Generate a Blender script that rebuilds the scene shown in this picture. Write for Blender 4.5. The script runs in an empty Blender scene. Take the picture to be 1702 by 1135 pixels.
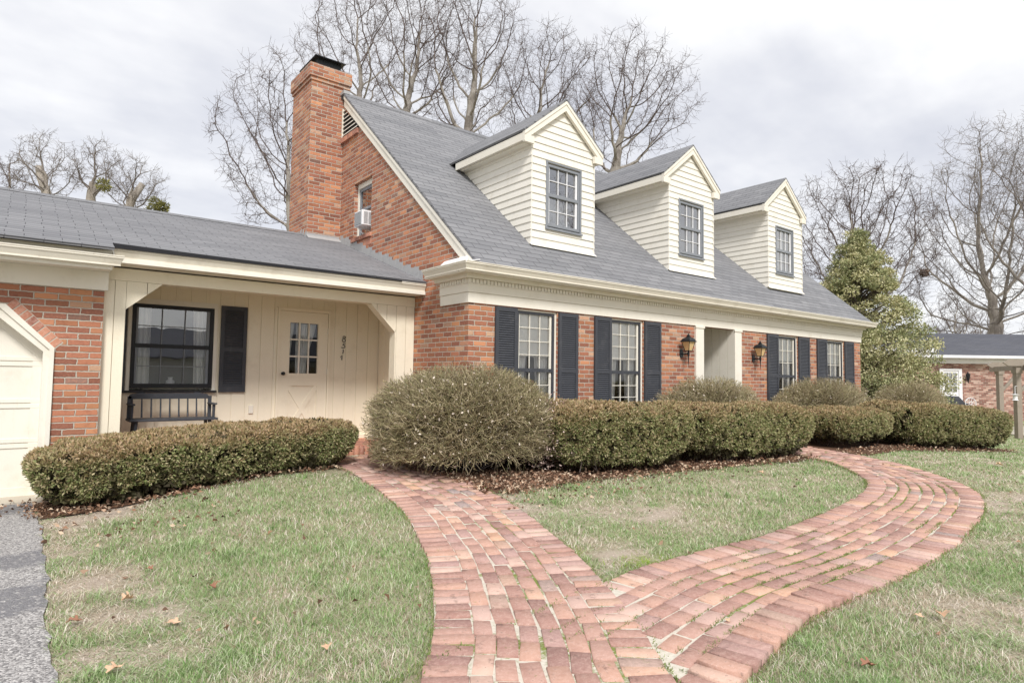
import bpy, math, random
import numpy as np
from mathutils import Vector, Matrix
random.seed(7); rng=np.random.default_rng(11)
SC=bpy.context.scene; COL=SC.collection
PI=math.pi

# ------------------------------------------------------------------ materials
def srgb(r,g,b):
    f=lambda c:(c/255/12.92) if c/255<=.04045 else ((c/255+.055)/1.055)**2.4
    return (f(r),f(g),f(b),1)
class NT:
    def __init__(s,name,rough=.8,spec=.3):
        s.m=bpy.data.materials.new(name); s.m.use_nodes=True; s.t=s.m.node_tree
        s.b=s.t.nodes['Principled BSDF']; s.b.inputs['Roughness'].default_value=rough
        s.b.inputs['Specular IOR Level'].default_value=spec
        s.out=s.t.nodes['Material Output']
    def n(s,typ,**kw):
        n=s.t.nodes.new(typ)
        for k,v in kw.items():setattr(n,k,v)
        return n
    def L(s,a,b): s.t.links.new(a,b)
    def put(s,sock,v):
        if hasattr(v,'is_output') or isinstance(v,bpy.types.NodeSocket): s.L(v,sock)
        else: sock.default_value=v
    def M(s,op,a,b=0.,c=0.):
        n=s.n('ShaderNodeMath',operation=op); s.put(n.inputs[0],a); s.put(n.inputs[1],b)
        s.put(n.inputs[2],c); return n.outputs[0]
    def smooth(s,x,lo,hi):
        n=s.n('ShaderNodeMapRange',interpolation_type='SMOOTHSTEP'); s.put(n.inputs[0],x)
        n.inputs[1].default_value=lo; n.inputs[2].default_value=hi; return n.outputs[0]
    def noise(s,vec,scale,detail=3,rough=.55,out=0):
        n=s.n('ShaderNodeTexNoise'); n.inputs['Scale'].default_value=scale
        n.inputs['Detail'].default_value=detail; n.inputs['Roughness'].default_value=rough
        if vec is not None: s.L(vec,n.inputs['Vector'])
        return n.outputs[out]
    def ramp(s,x,stops,interp='LINEAR'):
        n=s.n('ShaderNodeValToRGB'); n.color_ramp.interpolation=interp; e=n.color_ramp.elements
        while len(e)<len(stops): e.new(.5)
        for k,(p,c) in enumerate(stops): e[k].position=p; e[k].color=c
        s.L(x,n.inputs[0]); return n.outputs[0]
    def mix(s,f,a,b,blend='MIX'):
        n=s.n('ShaderNodeMix',data_type='RGBA',blend_type=blend); s.put(n.inputs[0],f)
        s.put(n.inputs[6],a); s.put(n.inputs[7],b); return n.outputs[2]
    def sep(s,v):
        n=s.n('ShaderNodeSeparateXYZ'); s.L(v,n.inputs[0]); return n.outputs
    def comb(s,x,y,z=0.):
        n=s.n('ShaderNodeCombineXYZ'); s.put(n.inputs[0],x); s.put(n.inputs[1],y); s.put(n.inputs[2],z); return n.outputs[0]
    def white(s,v,out='Value'):
        n=s.n('ShaderNodeTexWhiteNoise',noise_dimensions='3D'); s.L(v,n.inputs[0]); return n.outputs[out]
    def uv(s): return s.n('ShaderNodeUVMap').outputs[0]
    def pos(s): return s.n('ShaderNodeNewGeometry').outputs['Position']
    def isl(s): return s.n('ShaderNodeNewGeometry').outputs['Random Per Island']
    def bump(s,h,dist,strength=1.):
        n=s.n('ShaderNodeBump'); n.inputs['Distance'].default_value=dist; n.inputs['Strength'].default_value=strength
        s.L(h,n.inputs['Height']); s.L(n.outputs[0],s.b.inputs['Normal'])
    def base(s,c): s.put(s.b.inputs['Base Color'],c)

MAT={}
def brick_mat(name,stops,mortar,w=.205,h=.0677,j=.011,grime=.0):
    s=NT(name,.9,.15); uv=s.uv()
    d=s.noise(uv,22,2,.6,1); dx,dy,_=s.sep(d); u,v,_=s.sep(uv)
    u=s.M('ADD',u,s.M('MULTIPLY',s.M('SUBTRACT',dx,.5),.018)); v=s.M('ADD',v,s.M('MULTIPLY',s.M('SUBTRACT',dy,.5),.014))
    vr=s.M('DIVIDE',v,h); row=s.M('FLOOR',vr)
    jit=s.M('MULTIPLY',s.white(s.comb(row,3.3,7.)),.09)
    off=s.M('ADD',s.M('MULTIPLY',s.M('FLOORED_MODULO',row,2.),.5),jit)
    uu=s.M('ADD',s.M('DIVIDE',u,w),off); col=s.M('FLOOR',uu)
    fu=s.M('MULTIPLY',s.M('FRACT',uu),w); fv=s.M('MULTIPLY',s.M('FRACT',vr),h)
    du=s.M('MINIMUM',fu,s.M('SUBTRACT',w,fu)); dv=s.M('MINIMUM',fv,s.M('SUBTRACT',h,fv))
    dd=s.M('MINIMUM',du,dv); mask=s.smooth(dd,j*.38,j*.72)
    r=s.white(s.comb(col,row,1.)); r2=s.white(s.comb(col,row,5.))
    c=s.ramp(r,stops)
    n1=s.noise(uv,45,4,.7); n2=s.noise(uv,9,3,.6)
    c=s.mix(s.M('MULTIPLY',s.smooth(n1,.42,.72),.5),c,srgb(196,132,100))
    c=s.mix(s.M('MULTIPLY',s.smooth(n2,.52,.75),.35),c,srgb(128,74,60))
    hs=s.n('ShaderNodeHueSaturation'); s.L(c,hs.inputs['Color']); s.L(s.M('ADD',.74,s.M('MULTIPLY',r2,.36)),hs.inputs['Value']); hs.inputs['Saturation'].default_value=.93
    mo=s.mix(s.noise(uv,30,3),mortar,tuple(x*.72 for x in mortar[:3])+(1,))
    s.base(s.mix(mask,mo,hs.outputs[0]))
    hgt=s.M('ADD',s.M('MULTIPLY',mask,s.M('ADD',.8,s.M('MULTIPLY',r2,.4))),s.M('MULTIPLY',n1,.35))
    s.bump(hgt,.010,.9)
    return s.m
BR=[(0,srgb(142,92,76)),(.2,srgb(160,102,80)),(.42,srgb(174,112,84)),(.62,srgb(186,120,86)),(.78,srgb(200,138,94)),(.88,srgb(168,110,86)),(.95,srgb(208,168,136)),(1,srgb(130,98,90))]
MAT['brick']=brick_mat('house_brick',BR,srgb(200,190,176))
BR2=[(0,srgb(132,92,84)),(.3,srgb(158,114,102)),(.55,srgb(184,146,132)),(.8,srgb(208,182,168)),(.93,srgb(196,160,142)),(1,srgb(98,76,74))]
MAT['brick_far']=brick_mat('far_brick',BR2,srgb(176,164,154),.21,.075,.012)
def single_brick(name,stops,moss=False):
    s=NT(name,.9,.15); p=s.pos(); r=s.isl()
    c=s.ramp(r,stops); n1=s.noise(p,38,5,.7); n2=s.noise(p,7,3,.6); n3=s.noise(p,140,3,.6)
    c=s.mix(s.M('MULTIPLY',s.smooth(n1,.4,.75),.45),c,srgb(222,186,172))
    c=s.mix(s.M('MULTIPLY',s.smooth(n2,.5,.75),.3),c,srgb(140,92,82))
    if moss:
        c=s.mix(s.M('MULTIPLY',s.smooth(s.noise(p,11,5,.75),.56,.68),.6),c,srgb(122,98,90)); c=s.mix(s.M('MULTIPLY',s.smooth(n1,.62,.68),.6),c,srgb(88,72,66)); c=s.mix(s.M('MULTIPLY',s.smooth(n3,.62,.72),.45),c,srgb(232,214,202))
        c=s.mix(s.M('MULTIPLY',s.smooth(s.noise(p,16,4,.7),.64,.74),.6),c,srgb(118,126,66))
    hs=s.n('ShaderNodeHueSaturation'); hs.inputs['Saturation'].default_value=.92 if moss else .9; hs.inputs['Hue'].default_value=.503; s.L(s.M('ADD',.90,s.M('MULTIPLY',s.isl(),.12)),hs.inputs['Value']); s.L(c,hs.inputs['Color']); s.base(hs.outputs[0]); s.bump(s.M('ADD',n1,s.M('MULTIPLY',n3,.4)),.006,.8); return s.m
MAT['paver']=single_brick('paver_brick',[(0,srgb(158,120,112)),(.2,srgb(176,132,120)),(.4,srgb(188,146,132)),(.55,srgb(196,150,130)),(.7,srgb(172,136,130)),(.85,srgb(206,172,158)),(.93,srgb(202,156,126)),(1,srgb(146,134,134))],True)
MAT['soldier']=single_brick('soldier_brick',[(0,srgb(158,100,84)),(.5,srgb(182,116,92)),(1,srgb(196,130,100))])
def joint_mat():
    s=NT('path_joints',.95,.1); p=s.pos(); n=s.noise(p,1.3,3,.6); n2=s.noise(p,30,4,.7)
    mo=s.mix(n2,srgb(224,218,206),srgb(176,168,152))
    ms=s.mix(n2,srgb(96,108,56),srgb(140,148,84))
    f=s.smooth(s.M('ADD',s.M('ADD',n,s.M('MULTIPLY',n2,.35)),s.M('MULTIPLY',s.smooth(s.sep(p)[0],2.8,4.2),.11)),.70,.82)
    s.base(s.mix(f,mo,ms)); s.bump(n2,.01,.8); return s.m
MAT['joint']=joint_mat()
def shingle_mat(name,c0,c1,w=.305,h=.128):
    s=NT(name,.92,.2); uv=s.uv(); d=s.noise(uv,3.0,2,.5,1); dx,dy,_=s.sep(d); u,v,_=s.sep(uv)
    v=s.M('ADD',v,s.M('MULTIPLY',s.M('SUBTRACT',dy,.5),.02))
    vr=s.M('DIVIDE',v,h); row=s.M('FLOOR',vr); rj=s.M('MULTIPLY',s.white(s.comb(row,1.,2.)),.08)
    uu=s.M('ADD',s.M('ADD',s.M('DIVIDE',u,w),s.M('MULTIPLY',s.M('FLOORED_MODULO',row,2.),.5)),rj)
    col=s.M('FLOOR',uu); fu=s.M('MULTIPLY',s.M('FRACT',uu),w); fv=s.M('MULTIPLY',s.M('FRACT',vr),h)
    r=s.white(s.comb(col,row,1.)); r2=s.white(s.comb(s.M('FLOOR',s.M('DIVIDE',col,3.)),row,9.))
    c=s.mix(s.M('ADD',s.M('MULTIPLY',r,.35),s.M('MULTIPLY',r2,.5)),c0,c1)
    g=s.noise(uv,240,2,.7); c=s.mix(s.M('MULTIPLY',g,.5),c,srgb(92,92,96)); 
    n=s.noise(uv,.8,4,.6); c=s.mix(s.M('MULTIPLY',s.smooth(n,.45,.75),.28),c,srgb(108,108,112))
    slot=s.M('SUBTRACT',1.,s.smooth(fu,.003,.009)); butt=s.M('SUBTRACT',1.,s.smooth(fv,.006,.016))
    dk=s.M('MAXIMUM',s.M('MULTIPLY',slot,.75),s.M('MULTIPLY',butt,.85))
    s.base(s.mix(dk,c,srgb(52,52,58)))
    hh=s.M('SUBTRACT',s.M('SUBTRACT',1.,s.M('DIVIDE',fv,h)),slot)
    s.bump(hh,.012,.8); return s.m
MAT['shingle']=shingle_mat('roof_shingles',srgb(124,125,128),srgb(154,154,156))
MAT['shingle_far']=shingle_mat('dark_shingles',srgb(86,88,96),srgb(104,106,114))
def paint(name,c,c2,rough=.6,sc=3,bs=.003):
    s=NT(name,rough,.3); p=s.pos(); n=s.noise(p,sc,5,.65); n2=s.noise(p,60,3,.6)
    cc=s.mix(s.M('MULTIPLY',s.smooth(n,.5,.8),.55),c,c2)
    vx,vy,vz=s.sep(p); st=s.noise(s.comb(s.M('MULTIPLY',vx,14.),s.M('MULTIPLY',vy,14.),s.M('MULTIPLY',vz,1.2)),1.,4,.7)
    cc=s.mix(s.M('MULTIPLY',s.smooth(st,.58,.78),.3),cc,c2)
    s.base(cc); s.bump(n2,bs,.5); return s.m
MAT['cream']=paint('cream_paint',srgb(231,226,214),srgb(208,200,182))
MAT['cream_porch_shade']=paint('cream_paint_porch_shade',srgb(238,229,208),srgb(216,204,180))  # copy of the cream, its warm tint in the porch shade mixed into the colour
MAT['siding']=paint('cream_siding_paint',srgb(231,227,217),srgb(206,199,184),.6,5)
MAT['gutter']=paint('gutter_enamel',srgb(224,218,204),srgb(170,160,142),.4,2)
MAT['white']=paint('white_paint',srgb(232,232,234),srgb(205,205,205),.5)
MAT['slate']=paint('slate_shutter_paint',srgb(66,68,74),srgb(98,98,100),.55,6)
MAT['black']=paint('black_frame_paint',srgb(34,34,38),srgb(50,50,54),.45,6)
MAT['gframe']=paint('grey_frame_metal',srgb(132,136,142),srgb(160,160,162),.45,6)
MAT['lamp']=paint('lantern_metal',srgb(34,38,42),srgb(70,78,82),.4,30)
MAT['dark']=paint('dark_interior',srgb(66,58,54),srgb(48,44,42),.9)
MAT['lead']=paint('lead_flashing',srgb(168,168,168),srgb(120,122,126),.5,9)
MAT['brown']=paint('brown_paint',srgb(76,52,40),srgb(96,70,52),.6)
MAT['grille']=paint('grille_grey',srgb(176,178,180),srgb(150,150,152),.5)
MAT['timber']=paint('weathered_timber',srgb(150,140,128),srgb(120,108,96),.85,7)
MAT['soil']=paint('soil_mulch',srgb(96,70,54),srgb(62,46,38),1,12,.02)
MAT['concrete']=paint('concrete',srgb(190,182,168),srgb(160,150,138),.9)
MAT['nest']=paint('nest_leaves',srgb(120,102,90),srgb(92,78,68),1,30)
def curtain_mat():
    s=NT('curtain_cloth',.9,.1); p=s.pos(); s.base(s.mix(s.noise(p,8),srgb(246,245,242),srgb(228,226,222))); 
    s.b.inputs['Emission Strength'].default_value=0; return s.m
MAT['curtain']=curtain_mat()
def glass_mat(name,refl=.22,tint=(.86,.9,.92,1),rough=.01):
    s=NT(name); t=s.t; t.nodes.remove(s.b)
    tr=s.n('ShaderNodeBsdfTransparent'); tr.inputs[0].default_value=tint
    gl=s.n('ShaderNodeBsdfGlossy'); gl.inputs['Roughness'].default_value=rough
    fr=s.n('ShaderNodeFresnel'); fr.inputs[0].default_value=1.5
    bp=s.n('ShaderNodeBump'); bp.inputs['Distance'].default_value=.004; bp.inputs['Strength'].default_value=.25
    s.L(s.noise(s.pos(),2.2,2,.5),bp.inputs['Height']); s.L(bp.outputs[0],gl.inputs['Normal'])
    f=s.M('ADD',refl,s.M('MULTIPLY',fr.outputs[0],.9)); f=s.M('MINIMUM',f,1.)
    mx=s.n('ShaderNodeMixShader'); s.L(f,mx.inputs[0]); s.L(tr.outputs[0],mx.inputs[1]); s.L(gl.outputs[0],mx.inputs[2])
    s.L(mx.outputs[0],s.out.inputs[0]); return s.m
MAT['glass']=glass_mat('window_glass',.07,(.97,.98,.98,1))
MAT['glass_porch']=glass_mat('porch_window_glass',.26,(.97,.98,.98,1))
MAT['glass_strong']=glass_mat('reflecting_glass',.42,(.93,.95,.96,1))
def amber():
    s=NT('amber_lantern_glass',.25,.5); s.base(s.mix(s.noise(s.pos(),30),srgb(206,160,104),srgb(226,206,160))); return s.m
MAT['amber']=amber()
def asphalt():
    s=NT('asphalt_chippings',.95,.2); p=s.pos(); v=s.n('ShaderNodeTexVoronoi'); v.inputs['Scale'].default_value=95; s.L(p,v.inputs['Vector'])
    cr,cg,cb=s.sep(v.outputs['Color'])
    c=s.ramp(cr,[(0,srgb(116,114,114)),(.35,srgb(148,145,144)),(.7,srgb(176,173,171)),(1,srgb(202,199,196))])
    x,y,z=s.sep(p); nn=s.noise(p,2.4,4,.65); nf=s.noise(p,30,3,.6)
    yy=s.M('ADD',s.M('ADD',y,s.M('MULTIPLY',x,-.25)),s.M('MULTIPLY',s.M('SUBTRACT',nn,.5),.8))
    def band(a,b):
        return s.M('MULTIPLY',s.smooth(yy,a-.06,a+.06),s.M('SUBTRACT',1.,s.smooth(yy,b-.06,b+.06)))
    k=s.M('MAXIMUM',band(5.35,5.72),band(4.35,4.85)); k=s.M('MAXIMUM',k,band(7.3,9.))
    k=s.M('MULTIPLY',k,s.smooth(nf,.3,.5))
    s.base(s.mix(s.M('MULTIPLY',k,.9),c,srgb(124,123,126))); s.bump(s.M('SUBTRACT',1.,v.outputs['Distance']),.008,1.); return s.m
MAT['asphalt']=asphalt()
def lawn():
    s=NT('lawn_soil_and_thatch',1,.05); p=s.pos(); n=s.noise(p,.9,4,.6); n2=s.noise(p,60,4,.75); n3=s.noise(p,300,2,.6)
    g=s.mix(n2,srgb(140,152,104),srgb(176,182,134)); b=s.mix(n3,srgb(212,200,180),srgb(168,152,128))
    at_=s.n('ShaderNodeAttribute'); at_.attribute_name='Col'; c=s.mix(s.smooth(s.M('ADD',n2,s.M('MULTIPLY',n,.4)),.55,.8),g,b); c=s.mix(s.M('MULTIPLY',at_.outputs['Fac'],.95),c,s.mix(n2,srgb(228,214,200),srgb(186,166,148))); s.base(c); s.bump(s.M('ADD',n2,n3),.02,.8); return s.m
MAT['lawn']=lawn()
def vcol(name,rough=.8,trans=0.,spec=.2):
    s=NT(name,rough,spec); a=s.n('ShaderNodeAttribute'); a.attribute_name='Col'
    r=s.isl(); hs=s.n('ShaderNodeHueSaturation'); s.L(a.outputs[0],hs.inputs['Color']); s.L(s.M('ADD',.8,s.M('MULTIPLY',r,.4)),hs.inputs['Value'])
    s.base(hs.outputs[0])
    if trans:
        t=s.n('ShaderNodeBsdfTranslucent'); s.L(hs.outputs[0],t.inputs[0]); mx=s.n('ShaderNodeMixShader'); mx.inputs[0].default_value=trans
        s.L(s.b.outputs[0],mx.inputs[1]); s.L(t.outputs[0],mx.inputs[2]); s.L(mx.outputs[0],s.out.inputs[0])
    return s.m
MAT['grass']=vcol('grass_blades',.75,.3); MAT['leaf']=vcol('foliage',.65,.15); MAT['gloss_leaf']=vcol('glossy_foliage',.35,.1,.5)
MAT['litter']=vcol('dead_leaves',.85,.1); MAT['twig']=vcol('twigs',.9)
def bark(name,a,b):
    s=NT(name,.95,.1); p=s.pos(); n=s.noise(p,1.2,4,.65); n2=s.noise(p,26,4,.7); x,y,z=s.sep(p)
    st=s.noise(s.comb(s.M('MULTIPLY',x,10.),s.M('MULTIPLY',y,10.),s.M('MULTIPLY',z,1.5)),1.,4,.7)
    s.base(s.mix(s.smooth(s.M('ADD',s.M('MULTIPLY',n,.5),s.M('MULTIPLY',st,.5)),.38,.66),a,b)); s.bump(s.M('ADD',n2,st),.03,.8); return s.m
MAT['bark']=bark('grey_bark',srgb(168,162,154),srgb(124,116,110)); MAT['bark_twig']=bark('twig_bark',srgb(120,108,104),srgb(84,74,72))
MAT['bark_pale_twig']=bark('pale_twig_bark',srgb(146,138,132),srgb(108,100,96)); MAT['bark_pale']=bark('pale_bark',srgb(176,168,158),srgb(128,120,112))

def room_wall():
    s=NT('pale_room_wall',.9,.1); s.base(s.mix(s.noise(s.pos(),3),srgb(150,140,128),srgb(120,112,104))); return s.m
MAT['room']=room_wall()
# ------------------------------------------------------------------ mesh helpers
def empty(name,loc,label=None,cat=None,group=None,kind=None):
    o=bpy.data.objects.new(name,None); COL.objects.link(o); o.location=loc; tag(o,label,cat,group,kind); return o
def tag(o,label=None,cat=None,group=None,kind=None):
    if label:o['label']=label
    if cat:o['category']=cat
    if group:o['group']=group
    if kind:o['kind']=kind
    return o
def link(name,me,parent=None):
    o=bpy.data.objects.new(name,me); COL.objects.link(o)
    if parent is not None:
        o.parent=parent; w=parent; off=Vector((0,0,0))
        while w is not None: off+=w.location; w=w.parent
        o.location=-off
    return o
class MB:
    def __init__(s): s.v=[]; s.f=[]; s.mi=[]; s.k=0
    def face(s,pts):
        i=len(s.v); s.v+= [tuple(p) for p in pts]; s.f.append(tuple(range(i,i+len(pts)))); s.mi.append(s.k)
    def quadmesh(s,vs,fs):
        i=len(s.v); s.v+=[tuple(p) for p in vs]
        for f in fs: s.f.append(tuple(i+a for a in f)); s.mi.append(s.k)
    def box(s,x0,x1,y0,y1,z0,z1):
        x0,x1=min(x0,x1),max(x0,x1); y0,y1=min(y0,y1),max(y0,y1); z0,z1=min(z0,z1),max(z0,z1)
        v=[(x0,y0,z0),(x1,y0,z0),(x1,y1,z0),(x0,y1,z0),(x0,y0,z1),(x1,y0,z1),(x1,y1,z1),(x0,y1,z1)]
        s.quadmesh(v,[(0,3,2,1),(4,5,6,7),(0,1,5,4),(1,2,6,5),(2,3,7,6),(3,0,4,7)]); return s
    def obox(s,c,ax,ay,az):
        c=Vector(c);ax=Vector(ax);ay=Vector(ay);az=Vector(az)
        v=[c+ax*a+ay*b+az*d for d in(-1,1) for (a,b) in((-1,-1),(1,-1),(1,1),(-1,1))]
        s.quadmesh(v,[(0,3,2,1),(4,5,6,7),(0,1,5,4),(1,2,6,5),(2,3,7,6),(3,0,4,7)]); return s
    def prism(s,pts,d):
        """polygon pts extruded by vector d"""
        n=len(pts); P=[Vector(p) for p in pts]; d=Vector(d); Q=[p+d for p in P]
        nn=Vector((0,0,0))
        for i in range(n): nn+=P[i].cross(P[(i+1)%n])
        if nn.dot(d)>0: P,Q=P[::-1],Q[::-1]
        s.quadmesh(P+Q,[tuple(range(n)),tuple(range(2*n-1,n-1,-1))]+[(i+n,(i+1)%n+n,(i+1)%n,i) for i in range(n)])
        return s
    def tube(s,pts,rad,n=8,cap=True):
        P=[Vector(p) for p in pts]; R=rad if hasattr(rad,'__len__') else [rad]*len(P); vs=[];fs=[]
        for i,p in enumerate(P):
            t=(P[min(i+1,len(P)-1)]-P[max(i-1,0)]).normalized()
            a=t.orthogonal().normalized() if i==0 else (a-t*a.dot(t)).normalized()
            b=t.cross(a)
            for k in range(n):
                q=2*PI*k/n; vs.append(p+(a*math.cos(q)+b*math.sin(q))*R[i])
        for i in range(len(P)-1):
            for k in range(n): fs.append((i*n+k,i*n+(k+1)%n,(i+1)*n+(k+1)%n,(i+1)*n+k))
        if cap: fs.append(tuple(range(n))[::-1]); fs.append(tuple((len(P)-1)*n+k for k in range(n)))
        s.quadmesh(vs,fs); return s
    def frust(s,c,hw0,hd0,z0,hw1,hd1,z1):
        x,y=c; v=[(x+a*w,y+b*d,z) for (w,d,z) in((hw0,hd0,z0),(hw1,hd1,z1)) for (a,b) in((-1,-1),(1,-1),(1,1),(-1,1))]
        s.quadmesh(v,[(0,3,2,1),(4,5,6,7),(0,1,5,4),(1,2,6,5),(2,3,7,6),(3,0,4,7)]); return s
    def wall(s,plane,c,t,u0,u1,v0,v1,holes,top=None):
        """wall sheet with rect holes and reveals. plane 'y': front face at y=c going to c+t ; 'x': face at x=c to c+t. top(u)->max v"""
        us=sorted(set([u0,u1]+[h[0] for h in holes]+[h[1] for h in holes])); vs=sorted(set([v0,v1]+[h[2] for h in holes]+[h[3] for h in holes]))
        P=(lambda u,v,d:(u,c+d,v)) if plane=='y' else (lambda u,v,d:(c+d,u,v))
        fl=(lambda q:q) if plane=='y' else (lambda q:q[::-1])
        for a,b in zip(us,us[1:]):
            for e,f in zip(vs,vs[1:]):
                m=((a+b)/2,(e+f)/2)
                if any(h[0]<m[0]<h[1] and h[2]<m[1]<h[3] for h in holes): continue
                s.face(fl([P(a,e,0),P(b,e,0),P(b,f,0),P(a,f,0)]))
        for (a,b,e,f) in holes:
            s.face(fl([P(a,e,0),P(a,f,0),P(a,f,t),P(a,e,t)])); s.face(fl([P(b,e,0),P(b,e,t),P(b,f,t),P(b,f,0)]))
            s.face(fl([P(a,f,0),P(b,f,0),P(b,f,t),P(a,f,t)])); s.face(fl([P(a,e,0),P(a,e,t),P(b,e,t),P(b,e,0)]))
        return s
    def build(s,name,mats,parent=None,smooth=False,bevel=0):
        me=bpy.data.meshes.new(name); me.from_pydata(s.v,[],s.f)
        if not isinstance(mats,(list,tuple)): mats=[mats]
        for m in mats: me.materials.append(MAT[m] if isinstance(m,str) else m)
        if len(mats)>1: me.polygons.foreach_set('material_index',s.mi)
        uvl=me.uv_layers.new(name='UVMap').data
        for p in me.polygons:
            n=p.normal
            if abs(n.z)>.97: t=Vector((1,0,0)); b=Vector((0,1,0))
            else:
                t=Vector((-n.y,n.x,0)).normalized()
                if t.x<-.5 or (abs(t.x)<.5 and t.y<0): t=-t
                b=n.cross(t)
                if b.z<0:b=-b
            for li in p.loop_indices:
                co=me.vertices[me.loops[li].vertex_index].co
                uvl[li].uv=(co.dot(t),co.dot(b) if abs(n.z)>.3 else co.z)
        if smooth: me.polygons.foreach_set('use_smooth',[True]*len(me.polygons))
        o=link(name,me,parent)
        if bevel:
            md=o.modifiers.new('bevel','BEVEL'); md.width=bevel; md.segments=1; md.limit_method='ANGLE'; md.angle_limit=.6
        return o
def npmesh(name,V,F,mat,cols=None,parent=None,smooth=False):
    """V (n,3), F (m,k) ints"""
    me=bpy.data.meshes.new(name); n=len(V); m,k=F.shape
    me.vertices.add(n); me.vertices.foreach_set('co',np.ascontiguousarray(V,dtype=np.float32).ravel())
    me.loops.add(m*k); me.loops.foreach_set('vertex_index',np.ascontiguousarray(F,dtype=np.int32).ravel())
    me.polygons.add(m); me.polygons.foreach_set('loop_start',np.arange(0,m*k,k,dtype=np.int32))
    try: me.polygons.foreach_set('loop_total',np.full(m,k,dtype=np.int32))
    except Exception: pass
    me.materials.append(MAT[mat] if isinstance(mat,str) else mat)
    if cols is not None:
        ca=me.color_attributes.new('Col','FLOAT_COLOR','POINT'); c4=np.ones((n,4),np.float32); c4[:,:3]=cols; ca.data.foreach_set('color',c4.ravel())
    if smooth: me.polygons.foreach_set('use_smooth',np.ones(m,dtype=bool))
    me.update(calc_edges=True); me.validate()
    return link(name,me,parent)
def lin(*c): return np.array([srgb(*c)[:3]])[0]

# ------------------------------------------------------------------ terrain
def ssn(t): t=np.clip(t,0,1); return t*t*(3-2*t)
def G(x,y): return -1.32+.20*ssn((np.asarray(y,float)-2.8)/5.0)*ssn((np.asarray(x,float)-.2)/2.2)-.45*ssn((np.asarray(x,float)-12)/12)
def vnoise(x,y,s,seed=0):
    r=np.random.default_rng(seed); T=r.random((64,64)); X=np.asarray(x)*s; Y=np.asarray(y)*s; i=np.floor(X).astype(int); j=np.floor(Y).astype(int)
    fx=X-i; fy=Y-j; fx=fx*fx*(3-2*fx); fy=fy*fy*(3-2*fy); g=lambda a,b:T[a%64,b%64]
    return (g(i,j)*(1-fx)+g(i+1,j)*fx)*(1-fy)+(g(i,j+1)*(1-fx)+g(i+1,j+1)*fx)*fy
def fbm(x,y,s,seed=0): return vnoise(x,y,s,seed)*.55+vnoise(x,y,s*2.1,seed+1)*.3+vnoise(x,y,s*4.3,seed+2)*.15
def bare_field(x,y):
    b=np.zeros(np.shape(x))
    for (cx,cy,r,s) in((3.95,4.62,.42,1),(4.25,4.30,.38,1),(4.9,4.0,.40,1),(3.55,3.12,.32,1),(3.2,3.0,.24,1),(8.45,2.15,.55,1),(9.2,2.05,.5,1),(5.1,3.25,.25,.7),(7.4,4.2,.3,.4),(.35,6.6,.45,1),(.38,5.6,.34,1),(.40,4.7,.38,1),(.50,4.1,.45,1),(.35,3.4,.3,.9),(.7,6.75,.4,.9),(6.3,1.2,.5,.5),(4.4,.9,.5,.5),(1.0,5.9,.5,.3),(12.6,3.0,.9,.3),(4.05,5.1,.25,.9)):
        b=np.maximum(b,s*np.exp(-((x-cx)**2+(y-cy)**2)/(r*r)))
    return np.clip(b*.92+(fbm(x,y,3.1,41)-.5)*1.2*(b>.05)+(fbm(x,y,9.,47)-.5)*1.0*(b>.05)+(fbm(x,y,1.3,44)-.62)*.9,0,1)
xs=np.concatenate([np.linspace(-400,-6,16),np.arange(-5,0,.2),np.arange(0,14,.08),np.arange(14,22,.2),np.linspace(22.5,60,30),np.linspace(70,500,16)])
ys=np.concatenate([np.linspace(-400,-8,14),np.arange(-7,.4,.2),np.arange(.5,7.2,.08),np.arange(7.3,10,.2),np.linspace(10.5,60,30),np.linspace(70,500,16)])
gx,gy=np.meshgrid(xs,ys,indexing='ij'); gz=G(gx,gy)+.012*(fbm(gx,gy,1.1,3)-.5)
V=np.stack([gx,gy,gz],-1).reshape(-1,3); ni,nj=gx.shape; ii=np.arange(ni*nj).reshape(ni,nj)
F=np.stack([ii[:-1,:-1],ii[1:,:-1],ii[1:,1:],ii[:-1,1:]],-1).reshape(-1,4)
bf=bare_field(V[:,0],V[:,1]); tag(npmesh('ground',V,F,'lawn',np.stack([bf,bf,bf],1),smooth=True),kind='structure')

def sheet(name,poly,mat,lift,res=.12,wob=.0):
    """ground-following sheet inside polygon (world xy), structure"""
    P=np.array(poly); x0,y0=P.min(0); x1,y1=P.max(0)
    X=np.arange(x0,x1+res,res); Y=np.arange(y0,y1+res,res); gx,gy=np.meshgrid(X,Y,indexing='ij')
    ins=inpoly(gx,gy,poly); ii=np.arange(gx.size).reshape(gx.shape)
    cell=ins[:-1,:-1]|ins[1:,:-1]|ins[1:,1:]|ins[:-1,1:]
    F=np.stack([ii[:-1,:-1],ii[1:,:-1],ii[1:,1:],ii[:-1,1:]],-1)[cell]
    gz=G(gx,gy)+lift+wob*(fbm(gx,gy,3,9)-.5); V=np.stack([gx,gy,gz],-1).reshape(-1,3)
    return tag(npmesh(name,V,F,mat,smooth=True),kind='structure')
def inpoly(x,y,poly):
    x=np.asarray(x);y=np.asarray(y);c=np.zeros(x.shape,bool);n=len(poly)
    for i in range(n):
        x1,y1=poly[i];x2,y2=poly[(i+1)%n]
        if y1==y2: continue
        k=((y1>y)!=(y2>y))&(x<(x2-x1)*(y-y1)/(y2-y1)+x1); c^=k
    return c
def dedge(y): return .20+.02*np.sin(y*1.3)+.008*np.sin(y*4.1)+.010*np.sin(y*11.7)+.008*np.sin(y*23.)
dpoly=[(dedge(y),y) for y in np.arange(-14,8.0,.1)]+[(.1,8.12),(-7,8.12),(-7,-14)]
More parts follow.
